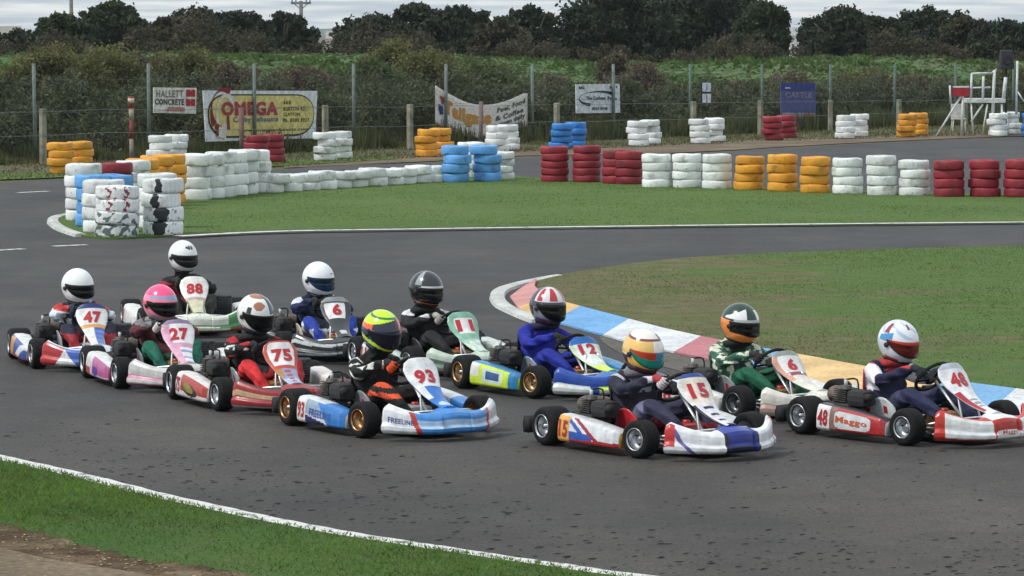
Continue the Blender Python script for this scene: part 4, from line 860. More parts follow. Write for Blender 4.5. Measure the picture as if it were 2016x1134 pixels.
PB, PC, PT = Vector((.95, 0, .255)), Vector((.61, 0, .30)), Vector((.475, 0, .585))
def pw(v): return float(np.interp(v, [0, .15, .35, .55, .72, .86, .95, 1], [.060, .062, .078, .104, .138, .150, .130, .085]))
PZ = [0]
def panelP(a, v, off=0.0):           # a metres across (negative = kart's right), v 0..1 up
    w_ = pw(max(0, min(1, v))); q = a / max(w_, .01); c = PB * (1 - v) ** 2 + PC * (2 * v * (1 - v)) + PT * v * v
    d = ((PC - PB) * (1 - v) + (PT - PC) * v).normalized(); n_ = Vector((d.z, 0, -d.x)); n_ = n_ if n_.x > 0 else -n_
    return c + Vector((0, a, PZ[0] * v)) + n_ * (-.035 * q * q * w_ / .14 + off)
def build_kart(D):
    P = G(*D['wheel']); psi = R(D['psi']); rz = psi - math.pi / 2
    off = Vector((.52, -.50, 0)); off.rotate(Matrix.Rotation(rz, 3, 'Z')); org = P - off; org.z = .014
    k = empty('racing_kart', org, rz, label=D['label'], cat='kart', group='racing karts on the track')
    PZ[0] = D.get('pz', 0); rim = D.get('rim', '#b9bcc0'); st_ = R(D.get('steer', 6))
    # chassis
    fr = D.get('frame', '#8e9296'); mb = MB()
    for s in (-1, 1):
        mb.tube([(.80, .20 * s, .06), (.55, .24 * s, .06), (.3, .30 * s, .06), (0, .27 * s, .06), (-.3, .27 * s, .06), (-.70, .30 * s, .09)], .015, fr, 'metal', 8, 4)
        mb.tube([(.52, .24 * s, .06), (.50, .36 * s, .10)], .016, fr, 'metal')
        mb.tube([(.33, .30 * s, .07), (.30, .56 * s, .10), (-.28, .57 * s, .10), (-.33, .30 * s, .07)], .010, '#b6b9ba', 'metal', 6)
    for x in (.80, .1, -.25, -.66): mb.tube([(x, -.27, .06), (x, .27, .06)], .014, fr, 'metal')
    mb.build('frame', k)
    mb = MB(); mb.surf(lambda u, v: (u, v * (.20 if u > .7 else .27), .045), .05, .84, 6, -1, 1, 4, '#3a3c3e', 'metal', .004); mb.build('floor_tray', k)
    mb = MB(); mb.tube([(-.52, -.64, .14), (-.52, .64, .14)], .02, '#9a9da0', 'metal', 10); mb.lathe([(.02, -.01), (.095, -.008), (.095, .008), (.02, .01)], (-.52, .1, .14), (0, 1, 0), '#77797c', 'metal', 24); mb.build('axle', k)
    wheel(k, -.52, -.56, .145, .20, rim); wheel(k, -.52, .56, .145, .20, rim)
    wheel(k, .52, -.50, .138, .14, rim, st_); wheel(k, .52, .50, .138, .14, rim, st_)
    # seat
    def seatP(u, v):           # u around, v 0 front lip .. 1 back top
        x = .02 - .30 * min(v, .5) * 2 * .95 - (.09 * (v - .5) * 2 if v > .5 else 0); z = .075 + (.015 if v < .3 else 0) + (.34 * ((v - .5) * 2) ** 1.0 if v > .5 else .0)
        side = abs(u) ** 2.6; zz = z + side * (.14 if v < .5 else .09) * (1 - .4 * max(0, v - .6)); x2 = x + (side * .12 * max(0, (v - .4)))
        return (x2, u * (.185 + .03 * math.sin(math.pi * v)), zz)
    sc = D.get('seat', '#1e1f22'); mb = MB(); mb.surf(seatP, -1, 1, 24, 0, 1, 20, sc, 'gloss', .008, sc); mb.build('seat', k)
    # seat side tank plate with a small badge, engine, exhaust, radiator
    mb = MB(); pc = D.get('plate', '#8f9496')
    mb.surf(lambda u, v: (-.02 + .17 * u * (1 - .25 * v), -.235 - .03 * (1 - u * u) * v, .10 + .20 * v * (1 - .35 * u * u)), -1, 1, 14, 0, 1, 10, lambda u, v: '#a32630' if (u - .25) ** 2 * 3 + (v - .55) ** 2 * 2.2 < .06 else pc, 'gloss', .01, pc); mb.build('seat_side_guard', k)
    en = empty('engine', (0, 0, 0)); en.parent = k
    mb = MB(); mb.box((-.30, -.36, .17), (.24, .17, .16), '#3b3a38', 'dirty', bev=.03); mb.box((-.18, -.36, .16), (.12, .12, .13), '#4a4946', 'dirty', bev=.03); mb.build('crankcase', en)
    mb = MB()
    for q in range(7): mb.box((-.30, -.36, .26 + q * .015), (.15 - .004 * q, .15 - .004 * q, .007), '#4a4845', 'dirty', bev=.002)
    mb.tube([(-.30, -.36, .24), (-.30, -.36, .375)], .045, '#55524e', 'dirty', 12); mb.tube([(-.30, -.36, .37), (-.30, -.36, .42)], .014, '#cfcfca', 'matte'); mb.tube([(-.30, -.36, .42), (-.24, -.30, .42), (-.2, -.32, .30)], .007, '#1a1a1a', 'rubber', 6, 3); mb.build('cylinder_head', en)
    mb = MB(); mb.box((-.13, -.36, .29), (.20, .15, .13), '#2b2b2c', 'matte', bev=.045); mb.tube([(-.04, -.40, .30), (.02, -.40, .31)], .03, '#222', 'matte', 12); mb.build('air_box', en)
    mb = MB(); mb.tube([(-.38, -.36, .27), (-.50, -.30, .29), (-.60, -.15, .27), (-.66, .05, .25), (-.68, .28, .24), (-.70, .44, .23)], [.022, .022, .03, .035, .045, .055, .065, .07, .07, .07, .07, .07, .06, .05, .04, .03, .028, .027, .026, .026, .026], '#6b5c50', 'dirty', 12, 4); mb.build('exhaust', k)
    mb = MB(); mb.box((-.12, .36, .24), (.06, .18, .22), '#4d5154', 'dirty', Matrix.Rotation(.25, 3, 'Y'), .012)
    for q in range(9): mb.box((-.086, .36, .145 + q * .022), (.02, .165, .006), '#777b7e', 'metal', Matrix.Rotation(.25, 3, 'Y'), .001)
    mb.build('radiator', k)
    # rear bumper
    mb = MB(); bc = D.get('bumper', '#1b1c1e')
    sec = [(-.05, .075), (.02, .075), (.035, .12), (.035, .17), (.01, .20), (-.04, .20), (-.06, .15)]
    mb.sweep(sec, lambda u, q: Vector((-.79 + .05 * abs(u) ** 3 + q[0], u * .64, q[1])), -1, 1, 26, bc, 'matte'); mb.build('rear_bumper', k)
    # side pods
    pod = D['pod']; num = D['num']
    for s in (-1, 1):
        mb = MB()
        def podP(u, q):     # u -1 rear .. 1 front ; q (out, height)
            t = (u + 1) / 2; hh = .205 - .075 * t + .01 * math.sin(t * 3.1); out = .19 - .05 * t ** 2
            if abs(u) > .9: hh *= 1 - (abs(u) - .9) * 1.5; out *= 1 - (abs(u) - .9) * 2
            return Vector((-.335 + .70 * t, s * (.475 + out * q[0]), .055 + hh * q[1]))
        sec = [(0, .05), (.55, 0), (.93, .02), (1.0, .10), (1.01, .3), (1.0, .5), (.97, .7), (.93, .85), (.86, .96), (.72, 1.0), (.4, 1.0), (.05, .93)]
        def fine(sec, n): 
            o_ = []
            for i in range(len(sec)):
                a, b = sec[i], sec[(i + 1) % len(sec)]
                for q in range(n): o_.append((a[0] + (b[0] - a[0]) * q / n, a[1] + (b[1] - a[1]) * q / n))
            return o_
        mb.sweep(fine(sec, 4), podP, -1, 1, 110, lambda u, kk: pod(u, max(0, min(1, (kk * 12 - 2.5) / 5.5)), kk * 12 > 8.2), 'gloss')
        mf = lambda a, b: podP(a, (1.0 - .07 * b * b + .02, b))
        if D.get('podnum', True): mb.text(num, (-.86, .20, -.56, .82), (lambda a, b: podP(a if s < 0 else -.86 - .56 - a, (1.035 - .10 * max(0, b - .3), b))), RD, .035, 'gloss')
        if D.get('podtext'):
            t_, c_ = D['podtext']; mb.text(t_, (-.32, .33, .58, .66), (lambda a, b: podP(a if s < 0 else .26 - a, (1.035 - .10 * max(0, b - .3), b))), c_, .03, 'gloss')
        mb.build('side_pod', k)
    # nose cone
    nose = D['nose']; mb = MB()
    def noseP(u, q):
        au = abs(u); w_ = .50 * u; x = 1.10 - .30 * au ** 2.1 - .02 * (au < .25); ht = .135 + .10 * au ** 2.6 + .03 * math.exp(-(u / .3) ** 2); dp = .03 + .17 * math.exp(-(au / .42) ** 2)
        if au > .95: ht *= 1 - (au - .95) * 3
        ang = .95 * u ** 3
        n_ = Vector((math.cos(ang), math.sin(ang), 0)); return Vector((x, w_, .055)) + n_ * (q[0] if q[0] > -.04 else -.04 + (q[0] + .04) * dp / .2) + Vector((0, 0, q[1] * ht + (.035 * max(0, -q[0] - .04) / .16 * math.exp(-(au / .35) ** 2) if q[0] < -.04 else 0)))
    sec = [(-.18, .1), (-.03, 0), (-.005, .04), (.016, .14), (.018, .30), (-.004, .42), (-.006, .62), (-.012, .84), (-.03, .97), (-.08, 1.0), (-.14, 1.02), (-.20, .96)]
    mb.sweep(fine(sec, 4), noseP, -1, 1, 180, lambda u, kk: nose(u, max(0, min(1, (kk * 12 - 1) / 7)), kk * 12 > 8.2), 'gloss')
    mb.tube([(.80, -.18, .10), (.95, -.17, .10)], .011, '#c7c9c8', 'metal'); mb.tube([(.80, .18, .10), (.95, .17, .10)], .011, '#c7c9c8', 'metal')
    for tx_ in D.get('nosetext', []): mb.text(tx_[0], tx_[1:5], lambda a, b: noseP(a, (.022, b)), tx_[5], .03, 'gloss')
    mb.build('nose_cone', k)
    # front panel
    pan = D['panel']; mb = MB(); mb.surf(lambda u, v: panelP(u * pw(v), v), -1, 1, 34, 0, 1, 80, pan, 'gloss', .012, '#202022')
    mb_ = MB()
    for s_ in (-1, 1): mb_.tube([(.60, .40 * s_, .15), (.74, .30 * s_, .19), (.88, .14 * s_, .215), (.93, 0, .22)], .0085, '#d6d9da', 'metal', 7, 4); mb_.tube([(.78, .26 * s_, .19), (.80, .25 * s_, .08)], .007, '#d6d9da', 'metal', 6)
    mb_.build('bumper_bar', k)
    nw = .084 if len(num) > 1 else .044
    mb.text(num, (-nw, D.get('nv0', .65), nw, D.get('nv0', .65) + .22), lambda a, b: panelP(a, b, .004), RD, .05, 'gloss')
    if D.get('pantext'): t_, c_ = D['pantext']; mb.text(t_, (-.045, .36, .045, .42), lambda a, b: panelP(a, b, .006), c_, .02, 'gloss')
    mb.build('front_panel', k)
    mb = MB()
    for s in (-1, 1): mb.tube([(.72, .10 * s, .06), (.66, .09 * s, .24), (.60, .06 * s, .365)], .010, '#d0d2d2', 'metal', 6, 3)
    mb.build('panel_bracket', k)
    # steering
    WC = Vector((.27, 0, .465 + PZ[0] * .8)); t_ = R(42); AX = Vector((-math.cos(t_), 0, math.sin(t_))); E2 = Vector((math.sin(t_), 0, math.cos(t_))); E1 = Vector((0, 1, 0))
    sw = empty('steering_wheel', (0, 0, 0)); sw.parent = k; wr = R(D.get('wrot', -12))
    A1 = E1 * math.cos(wr) + E2 * math.sin(wr); A2 = -E1 * math.sin(wr) + E2 * math.cos(wr)
    mb = MB(); mb.ring(WC, A1, A2, .145, .0135, '#17171a', 'cloth', 40, 10); mb.build('grip', sw)
    mb = MB()
    for a in (90, 210, 330): mb.tube([WC - AX * .02, WC + (A1 * math.cos(R(a)) + A2 * math.sin(R(a))) * .14], .009, '#2a2b2e', 'metal', 6)
    mb.box(WC - AX * .012, (.03, .09, .07), '#26272a', 'matte', Matrix.Rotation(-t_, 3, 'Y'), .01); mb.build('spoke', sw)
    mb = MB(); mb.tube([WC - AX * .02, WC - AX * .53], .011, '#c9cbcc', 'metal'); mb.build('steering_column', k)
    mb = MB(); mb.box((.40, 0, .14), (.22, .20, .15), D.get('tank', '#8c6a2c'), 'gloss', bev=.04); mb.tube([(.40, 0, .2), (.40, 0, .235)], .03, '#b5342c', 'gloss', 14); mb.build('fuel_tank', k)
    for s in (-1, 1):
        mb = MB(); mb.tube([(.70, .12 * s, .06), (.735, .12 * s, .19)], .008, '#c9cbcc', 'metal', 6); mb.tube([(.735, .07 * s, .19), (.735, .17 * s, .19)], .010, '#c9cbcc', 'metal', 6); mb.build('pedal', k)
        mb = MB(); mb.tube([(.49, .40 * s, .13), (.55, .10 * s, .09)], .008, '#c9cbcc', 'metal', 6); mb.build('track_rod', k)
    # ---------------- driver
    p = empty('person', org + Vector((0, 0, 0)), rz, label=D['plabel'], cat='person', group='drivers seated in the racing karts')
    ln, lt = D.get('lean', 0), D.get('lat', 0); hz = D.get('hz', 0)
    def hand(s):
        a = R(4) * s; a = (0 if s > 0 else math.pi); rp = WC + (A1 * math.cos(a + .12 * s) + A2 * math.sin(a + .12 * s)) * .145; return rp
    hl, hr = hand(1), hand(-1)
    nd = {'pel': ((-.20, 0, .20), (.15, .12)), 'wai': ((-.26, 0, .31), (.145, .115)), 'che': ((-.26 + ln * .6, lt * .6, .435), (.155, .125)), 'nec0': ((-.22 + ln, lt, .53), (.10, .09)), 'nec': ((-.19 + ln, lt, .59), .068), 'head': ((-.15 + ln, lt, .68 + hz), .085)}
    ed = [('pel', 'wai'), ('wai', 'che'), ('che', 'nec0'), ('nec0', 'nec'), ('nec', 'head')]
    for s, h in ((1, hl), (-1, hr)):
        n_ = 'L' if s > 0 else 'R'
        wrist = h + AX * .055 + Vector((-.045, .012 * s, .0)); sh = Vector((-.25 + ln * .8, .165 * s + lt * .7, .475)); el = (sh + wrist) / 2 + Vector((-.02, .115 * s, -.085))
        nd['sh' + n_] = (sh, .074); nd['ua' + n_] = ((sh * .45 + el * .55), .060); nd['el' + n_] = (el, .052); nd['fa' + n_] = ((el + wrist) / 2, .046); nd['wr' + n_] = (wrist, .034)
        ed += [('che', 'sh' + n_), ('sh' + n_, 'ua' + n_), ('ua' + n_, 'el' + n_), ('el' + n_, 'fa' + n_), ('fa' + n_, 'wr' + n_)]
        nd['hip' + n_] = ((-.10, .09 * s, .19), .095); nd['th' + n_] = ((.06, .15 * s, .27), .083); nd['kn' + n_] = ((.25, .20 * s, .335), .066); nd['sn' + n_] = ((.42, .17 * s, .25), .055); nd['an' + n_] = ((.60, .125 * s, .125), .040)
        ed += [('pel', 'hip' + n_), ('hip' + n_, 'th' + n_), ('th' + n_, 'kn' + n_), ('kn' + n_, 'sn' + n_), ('sn' + n_, 'an' + n_)]
    V, Fs = skin(nd, ed, 'pel', 3); suit = D['suit']; rs = random.Random(D['psi'])
    # cloth folds
    V2 = []
    for v in V:
        x, y, z = v; a = .008 * math.sin(38 * x + 21 * z + 9 * y + 2 * math.sin(17 * z)) + .006 * math.sin(75 * z - 40 * y + 24 * x + 2 * math.sin(31 * y)); V2.append((x + a * .6, y + a * (1 if y > 0 else -1), z + a * .5))
    cs = []
    for f in Fs:
        c = sum((Vector(V[i]) for i in f), Vector()) / len(f); y = abs(c.y - lt * .5)
        if c.x > .02 and c.z < .46 and not (c.z > .40 and y > .12 and c.x < .2): reg = 'leg'
        elif c.z < .24: reg = 'leg'
        elif y > .155: reg = 'arm'
        else: reg = 'torso'
        cs.append(suit(reg, c.x, c.y, c.z))
    mb = MB(); mb.add(V2, Fs, cs, 'cloth', True); mb.build('body', p)
    # helmet
    HC = Vector((-.145 + ln, lt, .70 + hz)); hm = D['helm']; yaw, pit = R(D.get('yaw', 0)), R(D.get('pit', 6))
    HR = Matrix.Rotation(yaw, 3, 'Z') @ Matrix.Rotation(pit, 3, 'Y') @ Matrix.Rotation(R(D.get('roll', 0)), 3, 'X')
    def hp(az, el, k_=1.0):
        a, e_ = R(az), R(el); d = Vector((math.cos(e_) * math.cos(a), math.cos(e_) * math.sin(a), math.sin(e_)))
        r_ = 1 / math.sqrt((d.x / .173) ** 2 + (d.y / .146) ** 2 + (d.z / .170) ** 2)
        if d.x > 0 and el < -5: r_ *= 1 + .14 * d.x * min(1, (-el - 5) / 22) * (1 if el > -45 else max(0, (70 + el) / 25))
        if d.x < 0 and el < 0: r_ *= 1 - .10 * (-d.x) * min(1, -el / 40)
        q = d * r_ * k_; lim = -.155 if d.x > 0 else -.138; q.z = max(q.z, lim) if q.z < lim else q.z
        return HC + HR @ q
    mb = MB(); mb.surf(hp, -180, 180, 120, -88, 89.5, 72, hm, 'helm')
    mb.tube([hp(a, -52 if abs(a) > 90 else -50, 1.0) for a in range(-180, 181, 15)], .008, '#1b1b1d', 'rubber', 6)
    for s in (-1, 1): q = hp(82 * s, -4, 1.0); n_ = (q - HC).normalized(); mb.tube([q - n_ * .01, q + n_ * .012], .02, '#2a2a2c', 'matte', 12)
    if D.get('spoiler'): mb.surf(lambda a, t: hp(a, 38 + 8 * t, 1.0 + .05 * t), 150, 210, 12, 0, 1, 4, D['spoiler'], 'helm', .008, D['spoiler'])
    hel = mb.build('helmet', p)
    vc = D.get('visor', '#08090b'); mb = MB(); lo, hi = D.get('vis', (-27, 12))
    def vp(a, t):
        q = (abs(a) / 84) ** 2.4; l2 = lo + (hi - 3 - lo) * q; h2 = hi + 2 * q; return hp(a, l2 + (h2 - l2) * t, 1.02)
    mb.surf(vp, -84, 84, 60, 0, 1, 14, vc if callable(vc) else (lambda u, v: vc), 'visor', .006, '#0a0a0b')
    mb.tube([vp(a, 0) for a in range(-84, 85, 7)], .004, '#1a1a1c', 'rubber', 5); mb.tube([hp(a, -46, 1.005) for a in range(-24, 25, 8)], .008, '#1c1c1e', 'rubber', 6)
    mb.build('visor', hel)
    # gloves and boots
    gl = D.get('glove', '#1a1a1d')
    for s, h in ((1, hl), (-1, hr)):
        a = (0 if s > 0 else math.pi) + .12 * s; rad = (A1 * math.cos(a) + A2 * math.sin(a)); tan = rad.cross(AX) * s
        if tan.z < 0: tan = -tan
        wrist = h + AX * .055 + Vector((-.045, .012 * s, .0)); palm = h + AX * .032 + rad * .012; mb = MB()
        V, Fs = skin({'w': (wrist - (palm - wrist) * .4, .036), 'm': ((wrist + palm) / 2, .034), 'p': (palm, .030), 'q': (palm + rad * .012 - AX * .012, .02)}, [('w', 'm'), ('m', 'p'), ('p', 'q')], 'w', 1); mb.add(V, Fs, gl, 'cloth', True)
        for i in range(4):
            o_ = tan * (.030 - .021 * i); c0 = h + o_; L_ = (1, 1.08, 1.02, .85)[i]
            mb.tube([palm + o_ * .8, c0 + rad * .026 + AX * .014, c0 + rad * .027 * L_ - AX * .012, c0 + rad * .010 - AX * .026 * L_, c0 - rad * .012 * L_ - AX * .020], [.0105, .0105, .010, .010, .010, .010, .0095, .009, .009, .0085, .0085, .008, .007], D.get('finger', gl), 'cloth', 8, 3)
        mb.tube([palm - rad * .01 + tan * .018, h - rad * .024 + tan * .034 + AX * .012, h - rad * .022 + tan * .046 - AX * .008, h - rad * .006 + tan * .052 - AX * .016], [.012, .012, .0115, .011, .011, .010, .010, .009, .008, .0075], D.get('finger', gl), 'cloth', 8, 3)
        mb.build('glove', p)
        V, Fs = skin({'a': ((.585, .127 * s, .15), .045), 'h': ((.625, .12 * s, .085), .045), 'b': ((.69, .12 * s, .13), .038), 't': ((.735, .12 * s, .20), .030)}, [('a', 'h'), ('h', 'b'), ('b', 't')], 'a', 1)
        mb = MB(); mb.add(V, Fs, D.get('boot', '#1b1b1e'), 'cloth', True); mb.build('boot', p)
    if D.get('brace'):
        mb = MB(); c = Vector((-.19 + ln, lt, .535)); mb.ring(c, (1, 0, .12), (0, 1, 0), .10, .030, D['brace'], 'cloth', 28, 8); mb.build('neck_brace', p)
    return k

# livery helpers
def pad(u, v, a=.80, lo=.60, hi=.93): return abs(u) < a and lo < v < hi
def tex(u, v, cs_, f=9, seed=0):          # broken sponsor lettering rows
    return cs_[1] if hsh(round(u * f) + seed, round(v * f * .6)) > .5 else cs_[0]
W0 = '#dcdedd'
def std_pod(base, top, swoosh, swc, low=None, padc=W0):
    def f(u, v, istop):
        if istop: return top
        if u < -.50 and v < .93: return padc
        if low and v < .18 - .1 * u: return low
        for (a0, b0, a1, b1, c_) in swoosh:
            if a0 + (v) * b0 < u < a1 + v * b1: return c_
        return base
    return f
DR = []
# 47
DR.append(dict(num='47', wheel=(75, 728), psi=14, label='kart numbered 47 with white, blue and red bodywork at the far left', lat=-.05, plabel='driver in a plain white helmet and white and navy suit in kart 47',
 panel=lambda u, v: '#26346e' if v > .93 else (W0 if v > .62 else ('#d79a52' if v > .55 else ('#3d5fb0' if u > .1 and int(v * 14) % 2 else ('#5c7cc4' if u > 0 else W0)))),
 pod=std_pod('#2f4ea0', W0, [(-.55, -.1, -.35, .1, '#d0995a'), (-.2, .9, .25, 1.0, W0)], 0, '#b03030', '#cf9b58'), podnum=False,
 nose=lambda u, v, t: '#c6d4ea' if t else ('#3c62b8' if -.35 < u + .3 * v < .1 else ('#b23038' if u + .5 * v > .75 or u < -.82 + .2 * v else W0)),
 suit=lambda r_, x, y, z: {'torso': '#181a24' if hsh(round(y * 16), round(z * 14)) < .8 else '#b9bcc6', 'arm': ('#c23a38' if z > .49 else ('#cdd4de' if z > .36 else '#2a2c3c')), 'leg': '#23253a' if z > .3 else '#9c2c34'}[r_],
 helm=lambda a, e: '#e8ebea', glove='#1c2c44', hz=.0, lean=.0, plate='#9fb3b8', yaw=24, tank='#c9ccd0'))
# 27
DR.append(dict(num='27', wheel=(240, 768), psi=17, label='kart numbered 27 with pink and white bodywork behind kart 75', lat=-.03, plabel='driver in a pink helmet with a blue band in kart 27',
 panel=lambda u, v: '#8a7a98' if v > .94 else (('#cf9ab4' if u < -.50 or v < .60 else '#e3dfe3') if v > .5 else ('#d9a6bb' if u < -.2 else ('#e0dde4' if int(v * 16) % 3 else '#7f96b8'))),
 pod=lambda u, v, t: W0 if t or (u < -.4 and v > .35) else ('#5a2f9a' if (u - .1) ** 2 * 2 + (v - .3) ** 2 * 3 < .14 else ('#b85a94' if u > -.2 and v > .15 else ('#b5434e' if u < -.4 else '#d6d2d6'))), podnum=False,
 nose=lambda u, v, t: '#c7c7c4' if t or .62 < v else ('#c07d9c' if .42 < v else ('#dcd8d4' if .2 < v else '#ad4f6c')),
 suit=lambda r_, x, y, z: {'torso': '#4c1a22', 'arm': '#54202a' if z < .5 else '#7b7f80', 'leg': '#10604c' if z > .2 else '#1b4a3e'}[r_],
 helm=lambda a, e: ('#ff5088' if e > 34 else ('#8fa8c8' if 20 < e + 4 * math.sin(a / 25) and abs(a) < 110 and a > -75 else ('#9c6ab0' if 14 < e and a > 20 else '#ff88aa'))) if e > 12 else ('#f2607f' if e > -14 else ('#f08aa4' if e > -34 else '#a9a6a6')),
 glove='#2a2426', finger='#cfc9c2', lean=.02, hz=-.02, plate='#7b8082', yaw=18, frame='#9a9c9a', brace='#8e9292'))
# 75
DR.append(dict(num='75', wheel=(438, 812), psi=21, label='kart numbered 75 with red and orange bodywork behind kart 93', plabel='driver in a white and teal helmet and black suit with red legs in kart 75',
 panel=lambda u, v: ('#e0dfe0' if pad(u, v, .78, .57, .97) else '#b84634') if v > .5 else ('#a97a38' if u < -.45 and v > .3 else ('#a23848' if abs(u) < .3 and int(v * 18) % 2 else ('#8b8fae' if v > .22 else '#a8b4cc'))),
 pod=lambda u, v, t: '#dfd9d6' if t else ('#ddd8d6' if u < -.50 else ('#8c7a34' if (u - .0) ** 2 * 1.4 + (v - .45 + u * .2) ** 2 * 6 < .18 else ('#1c1b1c' if (u - .1) ** 2 + (v - .4 + u * .2) ** 2 * 4 < .25 else ('#b03a30' if v > .25 else '#d8d0ce')))),
 nose=lambda u, v, t: '#1e1e20' if t and abs(u) > .3 else ('#c8a884' if .62 < v < .75 else ('#96262a' if v > .25 else '#b9b0ae')),
 suit=lambda r_, x, y, z: {'torso': '#16161a' if abs(y) > .04 else '#2c2528', 'arm': '#b5242c' if z > .50 else ('#dcdcdc' if .45 < z < .48 and hsh(round(y * 40), round(x * 20)) > .4 else '#17171b'), 'leg': '#d02a30' if y < .0 and z < .37 else '#a8222a'}[r_],
 helm=lambda a, e: ('#24505e' if 8 < a < 34 and e > 16 else ('#a86f52' if (-48 < a < -4 and 26 < e < 52 and abs(a + 26) + abs(e - 40) * 1.3 < 26) or (e > 66) else ('#20262c' if -70 < a < -50 and 10 < e < 34 or 34 < a < 42 else '#e6e7e5'))) if e > 8 else ('#1f4f5c' if e < -34 else '#dfe1de'), vis=(-33, 12),
 lean=.05, lat=-.03, hz=.03, pz=-.03, pit=14, plate='#9aa5a8', yaw=18, glove='#161618', brace='#1a1a1c'))
# 93
DR.append(dict(num='93', wheel=(718, 865), psi=30, rim='#b38a5e', label='kart numbered 93 with white and sky blue bodywork in the front row', plabel='driver in a neon yellow and orange helmet and black suit in kart 93',
 panel=lambda u, v: ('#e2e4e4' if abs(u) < .85 or v > .7 else '#cfd6da') if v > .56 else ('#2a72c4' if u > -.4 or v < .3 else '#d6dade') if v > .0 and not ((u) ** 2 + ((v - .12) / .09) ** 2 < .5) else '#b8cfe8',
 nv0=.61, nosetext=[('FREELINE', -.93, .42, -.66, .62, '#3c5a9c')], pod=lambda u, v, t: ('#d4d9dc' if u < .2 else '#2f7cc8') if t else ('#e0dfde' if u < -.50 else ('#28225e' if v < .2 - .25 * u and u < .3 else ('#2f7cc8' if u > .15 + .5 * (1 - v) - .2 or u > .6 else ('#8fa4b8' if v > .35 else '#d9dde0')))),
 podtext=('FREELINE', '#3c56a0'),
 nose=lambda u, v, t: ('#3a83cc' if abs(u) < .55 else '#dfe3e6') if t else (('#c03a30' if abs(abs(u) - .55 - .12 * v) < .035 else ('#e0e4e8' if abs(u) > .52 + .12 * v else ('#3f88cf' if v < .42 or v > .75 or abs(u) > .62 else '#a9c6e4')))),
 suit=lambda r_, x, y, z: {'torso': '#0f0f11', 'arm': '#d4d2cc' if (.40 < z + .3 * x + .02 < .425 or .33 < z + .3 * x < .35 or (z > .47 and hsh(round(y * 30), round(x * 24)) > .6)) else '#101012', 'leg': '#e0522a' if (.27 < z < .31 or (x > .1 and z > .35)) and y < 0 else '#131315'}[r_],
 helm=lambda a, e: ('#c8f02c' if e > 38 + 14 * math.sin(R(a + 40)) and not (50 < e < 58) else ('#2c7a48' if 50 <= e < 58 else ('#f0643a' if (a < -70 or a > 25) and e > 10 else ('#20243c')))) if e > 4 else ('#d4ee3c' if (-30 < e + .35 * (a + 60) * .4 < -18) and a < 10 else ('#f06a4a' if a > 20 and e < -20 else ('#27507a' if a < -60 else '#1b1c30'))), visor='#191828',
 glove='#1a1a1c', finger='#d8501f', lean=.03, lat=-.02, hz=.045, plate='#8d9396', pit=16, yaw=8, steer=9, tank='#9fa4a6'))
# 15
DR.append(dict(num='15', wheel=(1262, 905), psi=34, label='kart numbered 15 with white, red and blue bodywork at the front', plabel='driver in a gold and white helmet with a mirrored teal visor in kart 15',
 panel=lambda u, v: '#3a4a98' if v > .95 else (('#e3d9cc' if abs(u) < .8 else '#dcdcdc') if v > .56 else ('#1a1c2c' if (int(v * 20) % 3 == 0 and abs(u) < .45) or u < -.85 else '#d9d6e0')), pantext=None,
 pod=lambda u, v, t: '#c9cacc' if t else ('#e0a94e' if u < -.50 else ('#b02a30' if v < .16 + .1 * u else ('#9c2838' if -.12 < u - .9 * (1 - v) + .30 < .06 else ('#2f58b0' if -.45 < u - .9 * (1 - v) + .30 < -.26 or (v < .42 and u < .25) else '#dcdfe2')))),
 nose=lambda u, v, t: ('#e4e6e8' if abs(u) > .3 else '#2b3f9c') if t else ('#1c2f8c' if abs(u) < .26 and not (v < .45 and abs(abs(u) - .10) < .11) else ('#10142c' if abs(u) < .31 else ('#c0302c' if (abs(u) > .36 and v < .5 * (abs(u) - .36) ** .8 + .0 and abs(u) < .62) or (abs(u) > .9 and v > .4) else ('#6a5a9c' if abs(abs(u) - .66 - .3 * (v)) < .03 else '#e3e6e9')))),
 suit=lambda r_, x, y, z: {'torso': '#8e8c9c' if z > .4 and abs(y) < .1 else '#20202e', 'arm': '#26263a' if z < .5 or y < -.2 else '#c8c4cc', 'leg': '#6a6a86' if y < 0 and x < .2 else '#8a2430' if z < .22 else '#30304a'}[r_],
 helm=lambda a, e: ('#20242a' if 45 < e < 62 and 20 < a < 80 else ('#7c4048' if abs(e - 44) < 3 or abs(e + 36) < 3 else ('#e8c06c' if (e < 40 and e > -4 and a < -12) else '#e9e6dc'))) if e > -10 else ('#7c4048' if abs(e + 36) < 3 else ('#e0b458' if e > -32 and a > -90 else '#4a3438')),
 visor=lambda u, v: '#12806f' if v < .5 else ('#b8402c' if u < -5 else '#4c7f9c'), glove='#a8323a', finger='#c9bfc0', lean=.0, lat=.0, hz=.0, pit=12, yaw=4, steer=10, plate='#c42c34', spoiler='#e9e6dc', tank='#b02c34', brace='#6d6874'))
